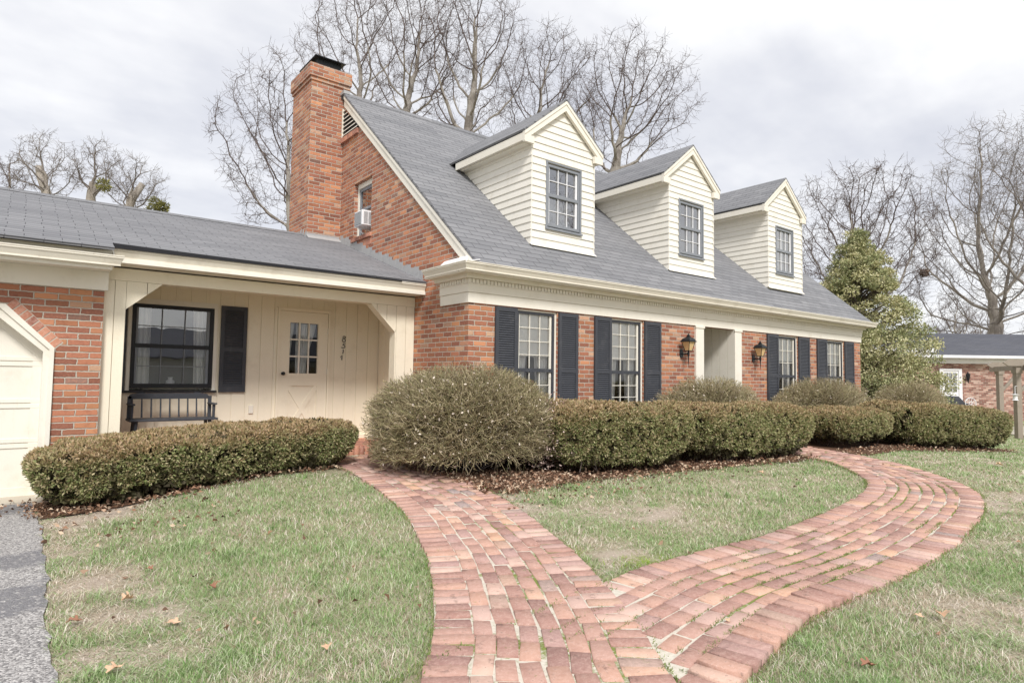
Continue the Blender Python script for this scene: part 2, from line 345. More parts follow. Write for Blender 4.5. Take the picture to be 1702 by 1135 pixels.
def strip_sheet(name,ys,xa,xb,mat,lift,nx=30):
    V=[];F=[]
    for i,y in enumerate(ys):
        for k in range(nx+1):
            t=k/nx; x=xa(y)*(1-t)+xb(y)*t; V.append((x,y,float(G(x,y))+lift))
    n=nx+1
    F=[(i*n+k,i*n+k+1,(i+1)*n+k+1,(i+1)*n+k) for i in range(len(ys)-1) for k in range(nx)]
    return tag(npmesh(name,np.array(V),np.array(F),mat,smooth=True),kind='structure')
strip_sheet('driveway',np.arange(-14,8.16,.12),lambda y:-7,lambda y:float(dedge(y)),'asphalt',.014)
MBc=MB(); MBc.box(-3.2,.45,7.86,8.33,-1.34,-1.29); tag(MBc.build('garage_apron','concrete'),kind='structure')
# ------------------------------------------------------------------ brick paths
def spline(pts,step=.02):
    P=np.array(pts,float); P=np.vstack([2*P[0]-P[1],P,2*P[-1]-P[-2]]); out=[]
    for i in range(1,len(P)-2):
        a,b,c,d=P[i-1:i+3]
        for t in np.linspace(0,1,24,endpoint=False):
            out.append(.5*((2*b)+(-a+c)*t+(2*a-5*b+4*c-d)*t*t+(-a+3*b-3*c+d)*t**3))
    out.append(P[-2]); out=np.array(out)
    for _ in range(6): out[1:-1]=(out[:-2]+out[1:-1]*2+out[2:])/4
    s=np.r_[0,np.cumsum(np.hypot(*np.diff(out,axis=0).T))]; S=np.arange(0,s[-1],step)
    return np.stack([np.interp(S,s,out[:,0]),np.interp(S,s,out[:,1])],1)
def offset(C,d):
    t=np.gradient(C,axis=0); t/=np.hypot(t[:,0],t[:,1])[:,None]; n=np.stack([t[:,1],-t[:,0]],1)  # right side normal
    return C+n*np.asarray(d).reshape(-1,1) if hasattr(d,'__len__') else C+n*d
P1L=spline([(.55,-1.2),(.68,-.2),(.9,1.0),(1.13,1.85),(1.43,2.40),(1.60,2.62),(1.80,2.91),(2.07,3.37),(2.34,3.89),(2.53,4.36),(2.77,5.03),(2.96,5.95),(3.08,6.9),(3.13,7.7),(3.18,8.22)])
P2R=spline([(1.2,1.22),(1.9,1.42),(2.58,1.56),(2.96,1.64),(3.5,1.73),(3.95,1.74),(4.77,1.72),(5.6,1.76),(6.52,1.86),(7.92,2.10),(9.15,2.50),(10.1,3.13),(10.84,3.90),(11.16,4.65),(11.3,5.6),(11.3,6.5)])
W1=1.08; W2=1.14
poly1=np.vstack([P1L,offset(P1L,W1)[::-1]]); poly2=np.vstack([P2R,offset(P2R,-W2)[::-1]])
BV=[];BF=[]
def addbrick(c,t,L,Wd,top,tilt=(0,0),thick=.06):
    n=np.array([t[1],-t[0]]); base=len(BV)*0
    L/=2;Wd/=2; e=.0045; ring=[]
    jj=rng.normal(0,.0034,(4,2))
    for (dz,ins) in((-thick,0),(-.005,0),(0,e)):
        for k,(a,b) in enumerate(((-1,-1),(1,-1),(1,1),(-1,1))):
            p=c+t*(a*(L-ins)+jj[k,0])+n*(b*(Wd-ins)+jj[k,1]); z=top+dz+tilt[0]*a*L+tilt[1]*b*Wd
            ring.append((p[0],p[1],z))
    i=sum(len(q) for q in BV); BV.append(np.array(ring))
    for r in(0,4):
        for k in range(4): BF.append((i+r+k,i+r+(k+1)%4,i+r+4+(k+1)%4,i+r+4+k))
    BF.append((i+8,i+9,i+10,i+11))
def lane(C,along,gap,cross,keep,lift,start=0.):
    s=np.r_[0,np.cumsum(np.hypot(*np.diff(C,axis=0).T))]; T=np.gradient(C,axis=0); T/=np.hypot(T[:,0],T[:,1])[:,None]
    q=start
    while q<s[-1]-along:
        al=along*(1+rng.normal(0,.02)); m=q+al/2
        c=np.array([np.interp(m,s,C[:,0]),np.interp(m,s,C[:,1])]); t=np.array([np.interp(m,s,T[:,0]),np.interp(m,s,T[:,1])]); t/=np.hypot(*t)
        a=rng.normal(0,.02); t=np.array([t[0]*math.cos(a)-t[1]*math.sin(a),t[0]*math.sin(a)+t[1]*math.cos(a)])
        if keep(c): addbrick(c+rng.normal(0,.003,2),t,al,cross*(1+rng.normal(0,.02)),float(G(*c))+lift(c)+float(np.clip(rng.normal(0,.0025),-.003,.005)),rng.normal(0,.013,2))
        q+=al+gap*(1+rng.normal(0,.3))
k1=lambda c:True
off1=offset(P1L,W1)
near=lambda c:(c[1]>-1.0)
lf=lambda c:.030
lane(offset(P1L,.10),.094,.014,.20,near,lf); lane(offset(P1L,W1-.10),.094,.014,.20,near,lf,.03)
for k in range(6): lane(offset(P1L,.203+(k+.5)*.1123),.198,.012,.099,near,lf,.03+.1*(k%2)+rng.random()*.05)
inp1=lambda c:bool(inpoly(np.array([c[0]]),np.array([c[1]]),[tuple(p) for p in poly1[::6]])[0])
k2=lambda c:c[0]>1.95 and not inp1(c)
# outer kerb row of path two stands proud where the lawn falls away
def lf2(c): return .030
def lfk(c): return .030+.026*float(ssn((c[0]-2.3)/.3)*(1-ssn((c[0]-3.95)/.15)))
lane(offset(P2R,-.10),.094,.014,.215,k2,lfk); lane(offset(P2R,-W2+.10),.094,.014,.20,k2,lf2,.03)
for k in range(6): lane(offset(P2R,-(.212+(k+.5)*.1215)),.2,.014,.107,k2,lf2,.02+.1*(k%2)+rng.random()*.05)
V=np.vstack(BV); F=np.array(BF)
tag(npmesh('brick_path',V,F,'paver'),kind='structure')
def band(name,A,B,mat,lift,n=12):
    V=[];
    t=np.linspace(0,1,n+1)
    P=A[:,None,:]*(1-t)[None,:,None]+B[:,None,:]*t[None,:,None]
    Z=G(P[...,0],P[...,1])+lift; V=np.concatenate([P,Z[...,None]],-1).reshape(-1,3)
    ii=np.arange(len(V)).reshape(P.shape[:2]); F=np.stack([ii[:-1,:-1],ii[1:,:-1],ii[1:,1:],ii[:-1,1:]],-1).reshape(-1,4)
    return tag(npmesh(name,V,F,mat,smooth=True),kind='structure')
band('path_bed',P1L[::3],offset(P1L,W1)[::3],'joint',.0212)
P2b=P2R[60:]
band('path_bed',offset(P2b,-.03)[::3],offset(P2b,-W2+.01)[::3],'joint',.0222)

# ------------------------------------------------------------------ planting beds
BED1=[(.22,7.0),(.6,6.98),(1.2,7.02),(1.9,7.06),(2.6,7.26),(3.08,7.5),(3.16,8.2),(.22,8.12)]
BED2=[(3.98,5.9),(3.88,5.36),(3.95,5.30),(4.4,5.42),(4.9,5.46),(5.5,5.37),(6.55,5.25),(7.5,5.16),(8.4,5.07),(9.4,4.95),(10.15,4.88),(10.25,5.2),(10.2,6.76),(4.61,6.76),(4.61,8.2),(4.0,8.2),(4.05,7.2)]
BED3=[(11.25,4.8),(11.9,4.65),(12.9,4.7),(14.0,4.35),(15.6,4.0),(17.1,3.75),(17.4,4.6),(17.4,5.9),(21,6.2),(21,7.2),(16.4,7.2),(16.4,6.76),(11.35,6.76)]
for b in(BED1,BED2,BED3): sheet('planting_bed',b,'soil',.012,.1,.03)

# ------------------------------------------------------------------ HOUSE
HX0,HX1,HY=4.61,16.32,6.76
house=empty('house',(4.61,6.76,-1.15),'red brick house with three cream dormers, tall chimney and low porch and garage wing','house')
def P(mb,name,mats,**k): return mb.build(name,mats,k.pop('parent',house),**k)
RS=.8527; RZ0,RY0=1.445,6.47; RYR=10.95
def rz(y): return RZ0+RS*(min(y,2*RYR-y)-RY0) if y<=RYR else RZ0+RS*((2*RYR-y)-RY0)
WIN=[(5.42,6.19,5.04,5.415,6.20,6.59),(7.33,8.12,6.95,7.32,8.13,8.55),(12.39,13.235,11.96,12.385,13.24,13.71),(14.53,15.435,14.07,14.525,15.44,15.91)]
DOORX=(9.77,10.77)
m=MB(); holes=[(a,b,-.74,.96) for a,b,*_ in WIN]+[(9.53,11.0,-1.14,.974)]
m.wall('y',HY,.13,HX0,HX1,-1.4,1.30,holes)
# gable wall sheet strips below the rake
ys=[6.76,7.0,7.5,8,8.5,9,9.5,9.75,10.46,10.95,11.2,12,13,14,15.1]
for a,b in zip(ys,ys[1:]):
    za,zb=rz(a)-.10,rz(b)-.10
    lo=[(-1.4,)]
    if (a,b)==(9.75,10.46):
        m.face([(HX0,b,-1.4),(HX0,a,-1.4),(HX0,a,2.43),(HX0,b,2.43)]); m.face([(HX0,b,3.42),(HX0,a,3.42),(HX0,a,za),(HX0,b,zb)])
    else: m.face([(HX0,b,-1.4),(HX0,a,-1.4),(HX0,a,za),(HX0,b,zb)])
# gable window reveals
x2=HX0+.12
m.face([(HX0,9.75,2.43),(HX0,9.75,3.42),(x2,9.75,3.42),(x2,9.75,2.43)]); m.face([(HX0,10.46,2.43),(x2,10.46,2.43),(x2,10.46,3.42),(HX0,10.46,3.42)])
m.face([(HX0,9.75,3.42),(HX0,10.46,3.42),(x2,10.46,3.42),(x2,9.75,3.42)]); m.face([(HX0,9.75,2.43),(x2,9.75,2.43),(x2,10.46,2.43),(HX0,10.46,2.43)])
m.face([(HX1,6.76,-1.4),(HX1,15.1,-1.4),(HX1,15.1,1.3),(HX1,RYR,rz(RYR)-.1),(HX1,6.76,1.3)])
m.face([(HX1,15.1,-1.4),(HX0,15.1,-1.4),(HX0,15.1,1.3),(HX1,15.1,1.3)])
P(m,'brick_wall','brick')
# roof
def roofslab(m,x0,x1,y0,z0,y1,z1,t=.03):
    n=Vector((0,-(z1-z0),(y1-y0))).normalized()*t
    m.prism([(x0,y0,z0),(x1,y0,z0),(x1,y1,z1),(x0,y1,z1)],-n)
m=MB(); roofslab(m,4.555,16.42,RY0,RZ0,RYR,rz(RYR)); roofslab(m,4.555,16.42,2*RYR-RY0,RZ0,RYR,rz(RYR))
P(m,'roof','shingle')
m=MB(); zr=rz(RYR)
for k in range(40):
    x=4.555+k*.2965; m.prism([(x,RYR-.13,zr-.105),(x+.31,RYR-.13,zr-.100),(x+.31,RYR,zr+.016),(x,RYR,zr+.010)],(0,.004,.006)); m.prism([(x,RYR+.13,zr-.105),(x+.31,RYR+.13,zr-.100),(x+.31,RYR+.004,zr+.016),(x,RYR+.004,zr+.010)],(0,.004,.006))
P(m,'ridge_cap','shingle')
# rakes
for xx in(4.575,16.33):
    for sgn in(0,1):
        m=MB(); ww=.034 if xx<5 else .085
        f=(lambda y:y) if sgn==0 else (lambda y:2*RYR-y)
        ya,yb=6.62,(RYR if sgn==0 else 2*RYR-12.04)
        za,zb=rz(ya)-.055,rz(yb)-.055; w=.20
        m.prism([(xx,f(ya),za),(xx,f(yb),zb),(xx,f(yb),zb-w),(xx,f(ya),za-w)],(ww,0,0))
        m.prism([(xx-.015,f(ya-.05),za-.04),(xx-.015,f(yb),zb+.002),(xx-.015,f(yb),zb-.055),(xx-.015,f(ya-.05),za-.10)],(.015,0,0))
        P(m,'rake_board','cream')
m=MB(); m.box(4.54,4.66,RYR-.05,RYR+.12,zr-.02,zr+.04); P(m,'ridge_flashing','lead')
# cornice
def lmould(m,x0,y0,x1,z0,z1,out,ret):
    """board proud of wall by out: front strip + return along the gable to y=ret"""
    m.box(x0-out,x1+out,y0-out,y0+.01,z0,z1); m.box(x0-out,x0+.01,y0+.0101,ret,z0,z1)
m=MB(); lmould(m,HX0,HY,HX1,.975,1.112,.022,7.43); lmould(m,HX0,HY,HX1,1.114,1.222,.036,7.43); lmould(m,HX0,HY,HX1,1.222,1.232,.05,7.45)
lmould(m,HX0,HY,HX1,1.288,1.335,.10,7.47); m.box(4.38,16.48,6.50,6.66,1.335,1.352); m.box(4.38,4.51,6.67,7.5,1.335,1.352)
P(m,'frieze','cream')
m=MB(); lmould(m,HX0,HY,HX1,1.232,1.286,.034,7.43); x=HX0-.04
while x<HX1+.03: m.box(x,x+.040,HY-.052,HY-.0345,1.234,1.286); x+=.060
y=HY-.01
while y<7.40: m.box(HX0-.052,HX0-.0345,y,y+.04,1.234,1.286); y+=.06
P(m,'dentil_moulding','cream')
def gutter_profile(m,pts,end_cap=True):
    """K-style gutter swept along polyline pts (outer lip line at top), outward side given by profile sign"""
    pass
def gutter(m,x0,x1,yf,zt,h=.095,d=.10,caps=True,xa=0,xb=0):
    prof=[(0,zt),(0,zt-.018),(.012,zt-.020),(.012,zt-.03),(.035,zt-h+.016),(.030,zt-h+.012),(.030,zt-h),(d,zt-h),(d,zt)]
    n=len(prof); v=[];
    for (x,s) in((x0,xa),(x1,xb)):
        for (a,z) in prof: v.append((x+s*a,yf+a,z))
    f=[(i,i+1,n+i+1,n+i) for i in range(n-1)]; f=[q[::-1] for q in f]
    # lip thickness & interior
    f.append((0,n,2*n-1,n-1)) if False else None
    f=[q for q in f if q]
    f.append(tuple(range(n))); f.append(tuple(range(2*n-1,n-1,-1)))
    m.quadmesh(v,f)
    m.box(x0+ (.004 if xa==0 else .02),x1-.004,yf-.006,yf+.006,zt+.0005,zt+.012)
m=MB(); gutter(m,4.335,16.6,6.44,1.448,xa=1,xb=-1)
# gable return of the gutter
prof=[(0,1.448),(0,1.430),(.012,1.428),(.012,1.418),(.035,1.369),(.030,1.365),(.030,1.353),(.10,1.353),(.10,1.448)]
v=[(4.335+a,6.4405+a,z) for a,z in prof]+[(4.335+a,7.52-a*.7,z) for a,z in prof]; n=9
m.quadmesh(v,[(i,i+1,n+i+1,n+i) for i in range(n-1)]+[tuple(range(n))[::-1],tuple(range(n,2*n))]); m.box(4.329,4.341,6.435,7.52,1.4485,1.46)
P(m,'gutter','gutter')
m=MB(); m.prism([(4.36,6.5,1.45),(4.36,7.46,1.45),(4.6,7.46,1.50),(4.6,6.5,1.50)],(0,0,.012)); m.prism([(4.40,6.72,1.462),(4.60,6.72,1.512),(4.605,6.72,1.60),(4.50,6.72,1.56)],(0,.48,-.0)); P(m,'return_flashing','white')

# ---- windows
def sash(parent,x0,x1,z0,z1,yf,zm,nx,nu,nl,frame='slate',muntin='white',glass='glass',fw=.045,name='window',curt=True,inner='cream'):
    """double hung window in wall facing -y; yf front of the frame"""
    m=MB()
    m.box(x0,x0+fw,yf,yf+.05,z0,z1); m.box(x1-fw,x1,yf,yf+.05,z0,z1); m.box(x0+fw,x1-fw,yf,yf+.05,z1-fw,z1); m.box(x0+fw,x1-fw,yf,yf+.05,z0,z0+fw*1.2)
    m.box(x0+fw,x1-fw,yf+.004,yf+.046,zm-.025,zm+.025)
    w=m.build(name,frame,parent)
    g=MB(); g.face([(x0+fw,yf+.045,z0+fw),(x1-fw,yf+.045,z0+fw),(x1-fw,yf+.045,z1-fw),(x0+fw,yf+.045,z1-fw)]); g.build('pane',glass,w)
    if nx:
        b=MB(); a0,a1=x0+fw+.004,x1-fw-.004; yb=yf+.020; t=.0048
        b.box(a0,a0+.022,yb,yb+.02,z0+fw+.003,z1-fw-.003); b.box(a1-.035,a1,yb,yb+.02,z0+fw+.003,z1-fw-.003)
        for (lo,hi,nr) in((z0+fw,zm-.026,nl),(zm+.026,z1-fw,nu)):
            for k in range(1,nx): xx=a0+.02+(a1-a0-.05)*k/nx; b.box(xx-t,xx+t,yb+.0,yb+.016,lo+.002,hi-.002)
            for k in range(1,nr): zz=lo+(hi-lo)*k/nr; b.box(a0+.023,a1-.036,yb+.002,yb+.018,zz-t,zz+t)
        b.build('muntins',muntin,w)
    return w
def curtain(parent,x0,x1,z0,z1,y,pull=0,side=1,amp=.018,per=.055,name='curtain'):
    nx,nz=60,14; V=[];F=[]
    for j in range(nz+1):
        t=j/nz; z=z1+(z0-z1)*t; sh=pull*math.sin(min(1,t*1.15)*PI/2)**1.4
        for i in range(nx+1):
            u=i/nx; wdt=(x1-x0)*(1-sh); x=(x0+u*wdt) if side<0 else (x1-wdt+u*wdt)
            V.append((x,y+amp*math.sin(u*(x1-x0)/per*2*PI+.5*math.sin(t*3))+.004*math.sin(u*47),z))
    F=[(j*(nx+1)+i,j*(nx+1)+i+1,(j+1)*(nx+1)+i+1,(j+1)*(nx+1)+i) for j in range(nz) for i in range(nx)]
    return npmesh(name,np.array(V),np.array(F),'curtain',parent=parent,smooth=True)
def room(m,x0,x1,y0,y1,z0,z1):
    m.face([(x0,y1,z0),(x1,y1,z0),(x1,y1,z1),(x0,y1,z1)]); m.face([(x0,y0,z0),(x0,y1,z0),(x0,y1,z1),(x0,y0,z1)]); m.face([(x1,y0,z0),(x1,y0,z1),(x1,y1,z1),(x1,y1,z0)])
    m.face([(x0,y0,z0),(x1,y0,z0),(x1,y1,z0),(x0,y1,z0)]); m.face([(x0,y0,z1),(x0,y1,z1),(x1,y1,z1),(x1,y0,z1)])
for k,(a,b,*sh) in enumerate(WIN):
    w=sash(house,a+.035,b-.035,-.70,.935,6.79,.105,3,4 if k<2 else 3,4 if k<2 else 3,'slate','cream',fw=.034)
    c=MB(); c.box(a+.0015,a+.034,6.785,6.84,-.738,.935); c.box(b-.034,b-.0015,6.785,6.84,-.738,.935); c.box(a+.0015,b-.0015,6.785,6.84,.936,.9585); c.box(a-.02,b+.02,6.735,6.784,-.775,-.742); c.build('casing','cream',w)
    bl=MB(); bl.box(a+.04,b-.04,6.842,6.846,(.30 if k<2 else .42),.93); bl.build('blind','curtain',w)
    curtain(w,a+.02,(a+b)/2-.05,-.75,.95,6.90,.35,-1); curtain(w,(a+b)/2+.02,b-.02,-.75,.95,6.90,.25,1)
    r=MB(); room(r,a-.1,b+.1,6.892,7.6,-.8,1.05); r.build('room_interior','room',w)
# ---- shutters
def shutter(parent,x0,x1,z0,z1,yb,zm,mat='slate'):
    m=MB(); st=.05; y0=yb-.032
    m.box(x0,x0+st,y0,yb,z0,z1); m.box(x1-st,x1,y0,yb,z0,z1)
    for (a,b) in((z0,z0+.09),(zm-.03,zm+.03),(z1-.06,z1)): m.box(x0+st,x1-st,y0+.001,yb,a,b)
    m.box(x0+st,x1-st,yb-.006,yb-.001,z0+.09,z1-.06)
    for lo,hi in((z0+.09,zm-.03),(zm+.03,z1-.06)):
        n=int((hi-lo)/.031); dz=(hi-lo)/n
        for i in range(n):
            z=lo+i*dz
            m.prism([(x0+st,y0+.004,z+.004),(x0+st,y0+.009,z),(x0+st,yb-.007,z+dz*1.05),(x0+st,yb-.012,z+dz*1.1)],(x1-x0-2*st,0,0))
    return m.build('shutter',mat,parent)
for a,b,c,d,e,f in WIN:
    shutter(house,c,d,-.74,.958,6.757,.105); shutter(house,e,f,-.74,.958,6.757,.105)
# ---- entrance recess with pilasters
m=MB(); m.box(9.53,9.77,6.725,6.90,-1.14,.9742); m.box(10.77,11.0,6.725,6.90,-1.14,.9742)
m.box(9.515,9.785,6.712,6.7245,.93,.9742) ; m.box(10.755,11.015,6.712,6.7245,.93,.9742)
P(m,'pilaster','cream',bevel=.004)
def planks(m,axis,c,a0,a1,z0,z1,d,w=.2,g=.008,phase=0.,ch=None):
    """vertical board cladding; axis 'y' plane y=c (front) ; 'x' plane x=c ; d thickness direction signed"""
    a=a0; first=True
    while a<a1-1e-4:
        b=min(a+(w-phase if first else w),a1); first=False
        lo,hi=a+g/2,b-g/2
        if hi-lo>.01:
            if axis=='y': m.box(lo,hi,c,c+d*.6,z0,z1)
            else: m.box(c,c+d*.6,lo,hi,z0,z1)
        a=b
    if axis=='y': m.box(a0,a1,c+d*.35,c+d,z0+.002,z1-.002)
    else: m.box(c+d*.35,c+d,a0,a1,z0+.002,z1-.002)
m=MB(); planks(m,'x',10.77,6.905,7.75,-1.14,1.03,.03,.17,.007); planks(m,'x',9.77,6.905,7.75,-1.14,1.03,-.03,.17,.007); planks(m,'y',7.75,9.74,10.80,-1.14,1.03,.03,.17)
m.box(9.7,10.84,6.905,7.78,1.031,1.06); P(m,'entrance_recess','cream')
m=MB(); m.box(9.86,10.66,7.70,7.748,-1.12,.93)
for z0,z1 in((-.98,-.35),(-.22,.15)):
    for x0,x1 in((9.93,10.22),(10.30,10.59)): m.box(x0,x1,7.688,7.70,z0,z1)
d=P(m,'front_door','slate'); m=MB(); m.box(9.5,11.05,6.6,7.75,-1.17,-1.141); P(m,'doorstep','concrete')

# ---- lanterns
def lantern(x,y0,z,s=1.0,parent=None,glass='amber'):
    """z = bottom tip, wall at y0"""
    m=MB(); yc=y0-.17*s; X=lambda *a:a
    m.box(x-.155*s-.045*s,x-.155*s+.045*s,0,0,0,0) if False else None
    # wall plate: octagon plate
    pl=[(x+math.cos(a)*.05*s,y0-.02,z+.23*s+math.sin(a)*.085*s) for a in[PI/8+i*PI/4 for i in range(8)]]; m.prism(pl,(0,.02,0))
    m.tube([(x,y0-.02,z+.22*s),(x,y0-.08*s,z+.215*s),(x,yc,z+.225*s)],[.013*s,.011*s,.013*s],8)
    m.tube([(x,yc,z),(x,yc,z+.04*s),(x,yc,z+.17*s),(x,yc,z+.2*s),(x,yc,z+.235*s),(x,yc,z+.26*s),(x,yc,z+.275*s)],[.002*s,.006*s,.012*s,.02*s,.024*s,.014*s,.03*s],10)
    for a in(-1,1):
        for b in(-1,1):
            m.tube([(x+a*.045*s,yc+b*.045*s,z+.275*s),(x+a*.088*s,yc+b*.088*s,z+.445*s)],.0055*s,6)
    m.frust((x,yc),.05*s,.05*s,z+.268*s,.05*s,.05*s,z+.28*s)
    m.frust((x,yc),.11*s,.11*s,z+.443*s,.112*s,.112*s,z+.457*s); m.frust((x,yc),.10*s,.10*s,z+.457*s,.082*s,.082*s,z+.50*s); m.frust((x,yc),.082*s,.082*s,z+.50*s,.035*s,.035*s,z+.53*s)
    m.frust((x,yc),.026*s,.026*s,z+.53*s,.032*s,.032*s,z+.55*s)
    m.tube([(x,yc,z+.55*s),(x,yc,z+.57*s),(x,yc,z+.585*s),(x,yc,z+.61*s)],[.026*s,.028*s,.01*s,.003*s],8)
    o=m.build('wall_lantern','lamp',parent)
    g=MB(); g.frust((x,yc),.043*s,.043*s,z+.281*s,.084*s,.084*s,z+.442*s); g.build('lantern_glass',glass,o); return o
lantern(9.13,6.76,.245,.93,house); lantern(11.45,6.76,.225,.93,house)

# ---- dormers
def dormer(xl,xr,zb,ze,za,win,zmeet,zw0,zw1,eo,rx0,rx1):
    """xl,xr body; zb base; ze corner board top; za rake apex(outer) ; win x range"""
    yf=7.12; xc=(rx0+rx1)/2
    wroot=MB()
    # inner core box (closed) below siding
    zc=ze-.02; hx0,hx1=xl+.02,xr-.02; ybk=lambda z: RY0+(z-RZ0)/RS
    apex_in=za-.12; sl=(za-ze)/((rx1-rx0)/2)
    m=MB(); face=[]
    wx0,wx1=win
    # clapboards front
    h=.113; z=zb-.02; t=.014
    def board(p0,p1,z,hh,nrm):
        # tapered lap board between 2D points p0,p1 (x,y) outward normal nrm
        n=Vector((nrm[0],nrm[1],0)); a=Vector((p0[0],p0[1],z)); b=Vector((p1[0],p1[1],z)); up=Vector((0,0,hh))
        m.quadmesh([a+n*.019,b+n*.019,b+n*.004+up*1.06,a+n*.004+up*1.06,a-n*.01,b-n*.01,b-n*.01+up*1.06,a-n*.01+up*1.06],[(0,1,2,3),(0,4,5,1),(1,5,6,2),(3,2,6,7),(4,0,3,7)])
    row=0
    while z<za-.2:
        hh=min(h,za-.12-z)
        zm_=z+hh
        x0,x1=xl,xr
        if zm_>ze-.02:
            k=(zm_-(ze-.10))/sl; x0=max(xl,rx0+k-.05); x1=min(xr,rx1-k+.05)
        if x1-x0<.05: break
        if z<zw1+.0 and zm_>zw0+.0:
            if z+.01<zw0: board((x0,yf),(x1,yf),z,max(.02,zw0-z)/1.06,(0,-1))
            board((x0,yf),(wx0,yf),z,hh,(0,-1)); board((wx1,yf),(x1,yf),z,hh,(0,-1))
            if zm_>zw1+.02: board((wx0+.0005,yf),(wx1-.0005,yf),zw1,(zm_-zw1),(0,-1))
        else: board((x0,yf),(x1,yf),z,hh,(0,-1))
        # sides
        if z<ze-.05:
            y1=ybk(z+hh)+.05
            for (xx,nx_) in((xl,-1),(xr,1)):
                if nx_<0: board((xx,y1),(xx,yf-.018),z,hh,(-1,0))
                else: board((xx,yf-.018),(xx,y1),z,hh,(1,0))
        z+=h; row+=1
    d=m.build('dormer','siding',house)
    m=MB(); # solid body behind boards
    ytop=ybk(ze)
    m.prism([(xl+.011,yf+.011,zb-.05),(xl+.011,ybk(zb-.05)+.1,zb-.05),(xl+.011,ytop+.1,ze),(xl+.011,yf+.011,ze)],(xr-xl-.022,0,0)) if False else None
    # backing with window hole
    m.wall('y',yf+.011,.10,xl+.011,xr-.011,zb-.05,ze,[(wx0,wx1,zw0,zw1)])
    m.face([(xl+.011,yf+.011,ze),(xr-.011,yf+.011,ze),(xc,yf+.011,za-.1)])
    for xx in(xl+.011,xr-.011): m.face([(xx,yf+.011,zb-.05),(xx,ybk(zb-.05)+.2,zb-.05),(xx,ytop+.2,ze),(xx,yf+.011,ze)])
    m.build('dormer_core','siding',d)
    # corner boards
    m=MB()
    for xx,s_ in((xl-.021,1),(xr+.021,-1)): m.box(xx,xx+s_*.045,yf-.0225,yf-.0,zb-.02,ze-.03) if False else None
    # roof
    ov=.09; yr=yf-ov
    def rp(x,y,z): return (x,y,z)
    yb_a=ybk(za)+.06; ze2=ze
    zE=za-(xc-rx0)*((za-ze2)/(xc-rx0))
    r=MB(); tt=.03
    for (xe,sg) in((rx0,-1),(rx1,1)):
        A=Vector((xc,yr,za)); B=Vector((xc,ybk(za)+.03,za)); C_=Vector((xe,ybk(ze2)+.03,ze2)); D_=Vector((xe,yr,ze2))
        pts=[A,B,C_,D_]; n=(B-A).cross(D_-A).normalized(); n=n if n.z>0 else -n
        # slab strips
        r.prism([p+n*.012 for p in (A,B,C_,D_)],-n*tt)
    r.build('dormer_roof','shingle',d)
    # fascia + rakes
    m=MB(); sl2=(za-ze2)/(xc-rx0)
    for (xe,sg) in((rx0,1),(rx1,-1)):
        # rake board in plane y=yr
        zt=-.022
        for (yy,w0,th) in((yr+.012,.135,.05),(yr-.0,.045,.012)):
            off=0
            pts=[(xc,yy,za+zt),(xe+sg*.01,yy,ze2+zt+sl2*.01),(xe+sg*.01,yy,ze2+zt-w0),(xc,yy,za+zt-w0*1.15)]
            m.prism(pts,(0,th,0))
        # eave return block
        m.box(xe+sg*.012,xe+sg*.20,yr+.0125,yr+.061,ze2-.17,ze2-.06)
        # side fascia
        m.box(xe+sg*.012,xe+sg*.035,yr+.064,ybk(ze2-.15)+.0,ze2-.145,ze2-.028)
        m.box(xe+sg*.036,(xl if sg>0 else xr)-sg*.002,yr+.064,ybk(ze2-.15)+.0,ze2-.135,ze2-.12)
        m.box(xe+sg*.08,(xl if sg>0 else xr)-sg*.002,yf,ybk(ze2-.22),ze2-.165,ze2-.1355)
    m.build('dormer_trim','cream',d)
    # window
    w=sash(d,wx0+.02,wx1-.02,zw0+.03,zw1-.02,yf-.012,zmeet,3,2,2,'gframe','white','glass_strong',.035,'dormer_window')
    m=MB(); m.box(wx0-.012,wx0+.0195,yf-.026,yf+.05,zw0+.0,zw1); m.box(wx1-.0195,wx1+.012,yf-.026,yf+.05,zw0,zw1); m.box(wx0-.012,wx1+.012,yf-.026,yf+.05,zw1+.0005,zw1+.025)
    m.box(wx0-.02,wx1+.02,yf-.05,yf+.05,zw0-.03,zw0-.0005); m.k=0
    m.build('dormer_window_casing','gframe',d)
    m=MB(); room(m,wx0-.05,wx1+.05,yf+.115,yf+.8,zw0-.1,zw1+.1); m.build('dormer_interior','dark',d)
    # base flashing
    m=MB(); m.prism([(xl-.03,yf-.06,zb-.045),(xr+.03,yf-.06,zb-.045),(xr+.03,yf-.012,zb-.004),(xl-.03,yf-.012,zb-.004)],(0,-.003,.004)); m.build('dormer_flashing','siding',d)
    return d
d1=dormer(5.955,7.29,2.02,3.68,4.372,(6.25,6.985),2.82,2.30,3.315,.18,5.745,7.44)
d2=dormer(9.25,10.64,2.02,3.745,4.456,(9.545,10.295),2.86,2.33,3.36,.18,9.01,10.78)
d3=dormer(12.69,14.16,2.05,3.82,4.546,(13.0,13.75),2.90,2.38,3.41,.18,12.42,14.25)
for d,(a,b),(z0,z1,zm) in((d1,(6.25,6.985),(2.3,3.315,2.82)),(d2,(9.545,10.295),(2.33,3.36,2.86)),(d3,(13,13.75),(2.38,3.41,2.9))):
    if d is d2: curtain(d,b-.16,b-.02,z0,z1,7.30,0,1,name='dormer_curtain')
    else: curtain(d,a+.02,b-.02,z0,zm if d is d1 else z1,7.30,0,1,.01,name='dormer_curtain')

